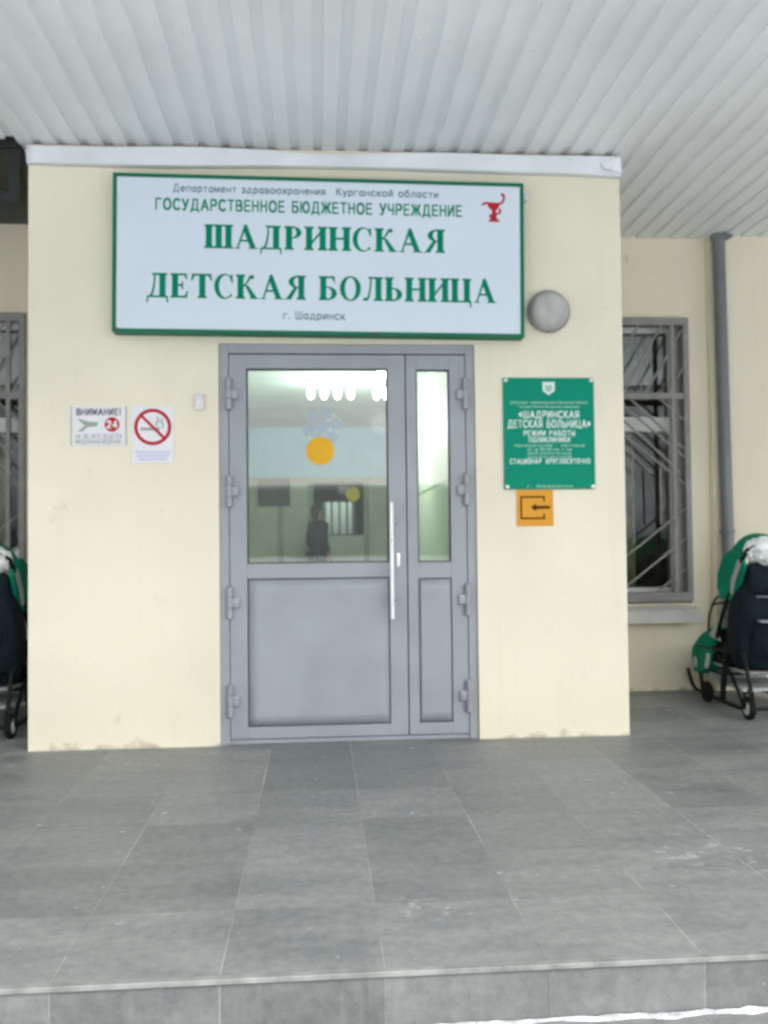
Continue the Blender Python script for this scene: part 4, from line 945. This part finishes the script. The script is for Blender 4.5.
# ------------------------------------------------------------------ sledge strollers
def make_stroller(label):
    t = thing('sledge_stroller', label, 'stroller', (0, 0, 0), 'strollers parked beside the vestibule')
    for s in (-1, 1):
        bm = B(); x = s * .205
        tube(bm, [(x, -.43, .062), (x, -.30, .040), (x, .12, .040), (x, .34, .045), (x, .42, .075), (x, .475, .14), (x, .485, .165)], .0125, 10, True)
        part('runner', bm, 'black', t, smooth=True)
    bm = B()
    for s in (-1, 1):
        x = s * .205
        tube(bm, [(x, -.02, .045), (x, -.05, .20), (x, -.11, .40)], .018, 10, True)
        tube(bm, [(x, .26, .05), (x, .30, .22), (x, .30, .34)], .012, 10, True)
        tube(bm, [(x, -.30, .05), (x, -.16, .20), (x, .10, .36)], .011, 10)
        tube(bm, [(x, -.42, .07), (x, -.33, .30), (x, -.30, .36)], .011, 10)
        tube(bm, [(x, -.30, .36), (x, .30, .33)], .012, 10)
        tube(bm, [(x * 1.0, -.02, .20), (x, .30, .20)], .008, 8)
    for y, z in ((-.43, .065), (-.02, .20), (.30, .20), (.30, .33)): tube(bm, [(-.205, y, z), (.205, y, z)], .010, 10)
    part('frame', bm, 'black', t, smooth=True)
    bm = B()
    tube(bm, [(-.232, -.02, .42), (-.232, -.11, .58), (-.232, -.37, .90), (-.225, -.42, .955), (-.19, -.44, .975), (.19, -.44, .975), (.225, -.42, .955), (.232, -.37, .90), (.232, -.11, .58), (.232, -.02, .42)], .0125, 10)
    part('handlebar', bm, 'black', t, smooth=True)
    bm = B()   # fluffy muff on the handlebar
    for i in range(2):
        cxx = -.105 + .21 * i
        r_ = bmesh.ops.create_icosphere(bm, subdivisions=4, radius=1)
        for v in r_['verts']:
            n_ = v.co.copy(); k = 1 + random.uniform(-.06, .08) + .07 * math.sin(9 * n_.x + 4 * n_.z + i) * math.sin(7 * n_.y + 3 * n_.z)
            v.co = Vector((cxx + n_.x * .125 * k, -.40 + n_.y * .085 * k, .950 + n_.z * .078 * k))
    r_ = bmesh.ops.create_icosphere(bm, subdivisions=4, radius=1)
    for v in r_['verts']:
        n_ = v.co.copy(); k = 1 + random.uniform(-.06, .08)
        v.co = Vector((n_.x * .185 * k, -.36 + n_.y * .065 * k, .880 + n_.z * .05 * k))
    part('fur_muff', bm, 'fur', t)
    # hood: ribbed shell
    bm = B(); n = 16; rows = []
    prof = [(-.34, .86, .95), (-.27, .80, 1.03), (-.18, .75, 1.05), (-.10, .70, 1.01), (-.05, .66, .95)]
    for j, (y, zb, zt) in enumerate(prof):
        row = []
        for i in range(n + 1):
            a = PI * i / n
            row.append(bm.verts.new((-.225 * math.cos(a) * (1 if 0 < i < n else .98), y + .10 * math.sin(a) - .015, zb + (zt - zb) * math.sin(a) ** .8)))
        rows.append(row)
    for a, b in zip(rows, rows[1:]):
        for i in range(n): bm.faces.new((a[i], a[i + 1], b[i + 1], b[i]))
    for s in (0, n):   # cheeks
        x = -.228 if s == 0 else .228
        pts_ = [(-.40, .86), (-.37, .92), (-.24, .955), (-.13, .91), (-.05, .80), (-.045, .73), (-.10, .66), (-.22, .66), (-.34, .76)]
        prism_x(bm, pts_, x - .008, x + .008)
    hood = part('hood', bm, 'greenf', t, smooth=True); sd = hood.modifiers.new('thick', 'SOLIDIFY'); sd.thickness = .006
    for s in (-1, 1):
        bm = B(); prism_x(bm, [(-.37, .875), (-.34, .90), (-.25, .78), (-.23, .70), (-.26, .695), (-.29, .77)], s * .241 - .003, s * .241 + .003); part('piping', bm, 'greyf', hood)
    bm = B()   # seat tub
    prism_x(bm, [(-.32, .80), (-.24, .84), (-.06, .48), (.30, .42), (.31, .26), (-.10, .245), (-.22, .38)], -.195, .195)
    part('seat', bm, 'blackf', t, bevel=.02)
    # foot cover
    bm = B(); prism_x(bm, [(.02, .455), (.10, .48), (.28, .405), (.405, .315), (.42, .23), (.39, .155), (.26, .16), (.17, .20), (.13, .27), (.08, .36)], -.215, .215)
    fc = part('foot_cover', bm, 'greenf', t, bevel=.018)
    for s in (-1, 1):
        bm = B(); lathe(bm, (s * .2155, .345, .225), (s, 0, 0), [(.035, 0), (.035, .003), (.028, .004), (.0, .004)], 18); part('round_patch', bm, 'greyf', fc)
    for s in (-1, 1):
        bm = B(); prism_x(bm, [(.115, .30), (.15, .305), (.185, .22), (.16, .205), (.13, .24)], s * .219 - .004, s * .219 + .004); part('strap', bm, 'hub', fc)
    for s in (-1, 1):
        bm = B(); prism_x(bm, [(-.055, .57), (-.02, .44), (-.05, .40), (.105, .42)], s * .222 - .004, s * .222 + .004); part('side_wing', bm, 'greyf', t)
    bm = B(); tube(bm, [(-.225, -.10, .685), (-.228, .0, .65), (-.225, .09, .55), (-.222, .12, .45)], .007, 8, True); tube(bm, [(.225, -.10, .685), (.228, .0, .65), (.225, .09, .55), (.222, .12, .45)], .007, 8, True)
    tube(bm, [(-.226, .05, .61), (-.12, .16, .615), (.12, .16, .615), (.226, .05, .61)], .009, 8, True)
    part('bumper_bar', bm, 'black', t, smooth=True)
    # bag on the back of the seat
    bm = B(); r_ = bmesh.ops.create_cube(bm, size=2); bmesh.ops.subdivide_edges(bm, edges=bm.edges[:], cuts=8, use_grid_fill=True)
    for v in bm.verts:
        p = v.co.copy(); q = p.normalized() * 1.25
        p = p.lerp(Vector((max(-1, min(1, q.x)), max(-1, min(1, q.y)), max(-1, min(1, q.z)))), .75)
        z = p.z; y = p.y * .10; x = p.x * (.222 + .02 * math.cos(z * 1.6)) * (1 - .16 * max(0, z) ** 2)
        y -= .035 * (1 - z * z) * (1 if p.y < 0 else .2) * (1 - .6 * p.x * p.x)
        y += .012 * math.sin(z * 7 + p.x * 3) * (1 if p.y < -.2 else 0)
        v.co = Vector((x, -.26 - .07 * z + y, .575 + z * .325))
    bag = part('back_bag', bm, 'navy', t, smooth=True)
    for nm, zc_b, hz, wx, dy, mm_ in (('bag_flap', .79, .10, .215, .022, 'navy'), ('bag_pocket', .44, .13, .185, .040, 'navy')):
        bm = B(); n1, n2 = 20, 12; g = []
        for i in range(n1 + 1):
            row = []
            for j in range(n2 + 1):
                a, b = i / n1 * 2 - 1, j / n2 * 2 - 1
                z = zc_b + hz * b * (1 - .12 * abs(a) ** 3); zz = (z - .575) / .325; x = wx * a * (1 - .06 * b * b)
                pu = (1 - a ** 6) * (1 - b ** 6)
                y = -.26 - .07 * zz - .10 * (.96 if abs(zz) < .8 else .85) - .035 * (1 - zz * zz) * (1 - .6 * (x / .25) ** 2) - dy * pu + .006 * math.sin(11 * a + 5 * b) * pu + .004 * math.sin(23 * b - 7 * a) * pu
                row.append(bm.verts.new((x, y + .012, z)))
            g.append(row)
        for i in range(n1):
            for j in range(n2): bm.faces.new((g[i][j], g[i + 1][j], g[i + 1][j + 1], g[i][j + 1]))
        pk = part(nm, bm, mm_, bag, smooth=True); sd = pk.modifiers.new('thick', 'SOLIDIFY'); sd.thickness = .01; sd.offset = -1
    bm = B(); tube(bm, [(-.20, -.36, .688), (-.12, -.432, .690), (0, -.446, .688), (.12, -.432, .690), (.20, -.36, .688)], .005, 8, True); part('piping', bm, 'strip', bag, smooth=True)
    def bagy(z): return -.26 - .07 * (z - .575) / .325
    bm = B()
    q = [(-.17, .548), (-.06, .543), (.17, .533), (.17, .545), (-.06, .557), (-.17, .562)]
    prism(bm, q, -.447, -.405); part('reflective_strip', bm, 'strip', bag)
    bm = B(); prism(bm, [(-.055, .630), (.15, .630), (.15, .662), (-.055, .662)], -.434, -.390); part('logo_patch', bm, 'greenf', bag)
    bm = B()   # wire basket with white lining under the seat
    prism_x(bm, [(-.24, .13), (.20, .13), (.24, .25), (-.29, .25), (-.28, .235), (.22, .235), (.185, .145), (-.225, .145)], -.18, .18)
    part('basket', bm, 'greyf', t)
    for s in (-1, 1):
        for y, r_w, hubm in ((-.40, .066, 'hub'), (.15, .066, 'rubber')):
            x = s * .225 if y > 0 else s * .228
            bm = B(); lathe(bm, (x - .016, y, r_w + .001), (1, 0, 0), [(r_w * .62, .002), (r_w * .9, 0), (r_w, .008), (r_w, .024), (r_w * .9, .032), (r_w * .62, .030)], 24)
            wh = part('wheel', bm, 'rubber', t, smooth=True)
            bm = B(); lathe(bm, (x - .018, y, r_w + .001), (1, 0, 0), [(0, -.002), (r_w * .3, -.002), (r_w * .34, .002), (r_w * .60, .004), (r_w * .60, .032), (r_w * .34, .034), (r_w * .3, .038), (0, .038)], 20)
            part('hub', bm, hubm, wh, smooth=True)
    for s in (-1, 1):
        bm = B(); x = s * .228
        for q_ in (-.024, .024): box(bm, x + q_ - .003, x + q_ + .003, -.415, -.385, .06, .15, .002)
        box(bm, x - .027, x + .027, -.418, -.38, .145, .155, .002); tube(bm, [(x, -.40, .15), (s * .205, -.38, .19)], .010, 8)
        part('wheel_fork', bm, 'black', t)
    return t

def copy_tree(o, parent=None):
    c = o.copy(); COL.objects.link(c); c.parent = parent
    for ch in list(o.children): copy_tree(ch, c)
    return c
st = make_stroller('green and navy sledge stroller by the drainpipe, right of the vestibule')
s2 = copy_tree(st); s2['label'] = 'green and navy sledge stroller in the shaded recess left of the vestibule'
st.location = (2.632, 5.345, 0); s2.location = (-1.865, 5.36, 0)

# ------------------------------------------------------------------ daylight
el, az = math.radians(38), math.radians(148)          # low veiled sun, in front and to the right
w = bpy.data.worlds.new('World'); S.world = w; w.use_nodes = True; nt = w.node_tree; nt.nodes.clear()
sk = nt.nodes.new('ShaderNodeTexSky'); sk.sky_type = 'NISHITA'; sk.sun_disc = False; sk.sun_elevation = el; sk.sun_rotation = az; sk.dust_density = 3.0
hs = nt.nodes.new('ShaderNodeHueSaturation'); hs.inputs['Saturation'].default_value = .25
bg = nt.nodes.new('ShaderNodeBackground'); bg.inputs[1].default_value = .15
ou = nt.nodes.new('ShaderNodeOutputWorld')
nt.links.new(sk.outputs[0], hs.inputs['Color']); nt.links.new(hs.outputs[0], bg.inputs[0]); nt.links.new(bg.outputs[0], ou.inputs[0])
ld = bpy.data.lights.new('sun', 'SUN'); ld.energy = 1.0; ld.angle = math.radians(50); ld.color = (1, .97, .93)
so = bpy.data.objects.new('sun', ld); COL.objects.link(so)
dv = Vector((math.sin(az) * math.cos(el), math.cos(az) * math.cos(el), math.sin(el)))
so.rotation_euler = dv.to_track_quat('Z', 'Y').to_euler()

vs = S.view_settings; S.display_settings.display_device = 'sRGB'
vs.view_transform = 'Standard'; vs.look = 'None'; vs.gamma = 1; vs.use_curve_mapping = False; vs.exposure = 1.14
cy = S.cycles if hasattr(S, 'cycles') else None
S.render.engine = 'CYCLES'
S.cycles.use_denoising = True; S.cycles.max_bounces = 10; S.cycles.transparent_max_bounces = 16; S.cycles.sample_clamp_indirect = 8
S.cycles.caustics_reflective = False; S.cycles.caustics_refractive = False
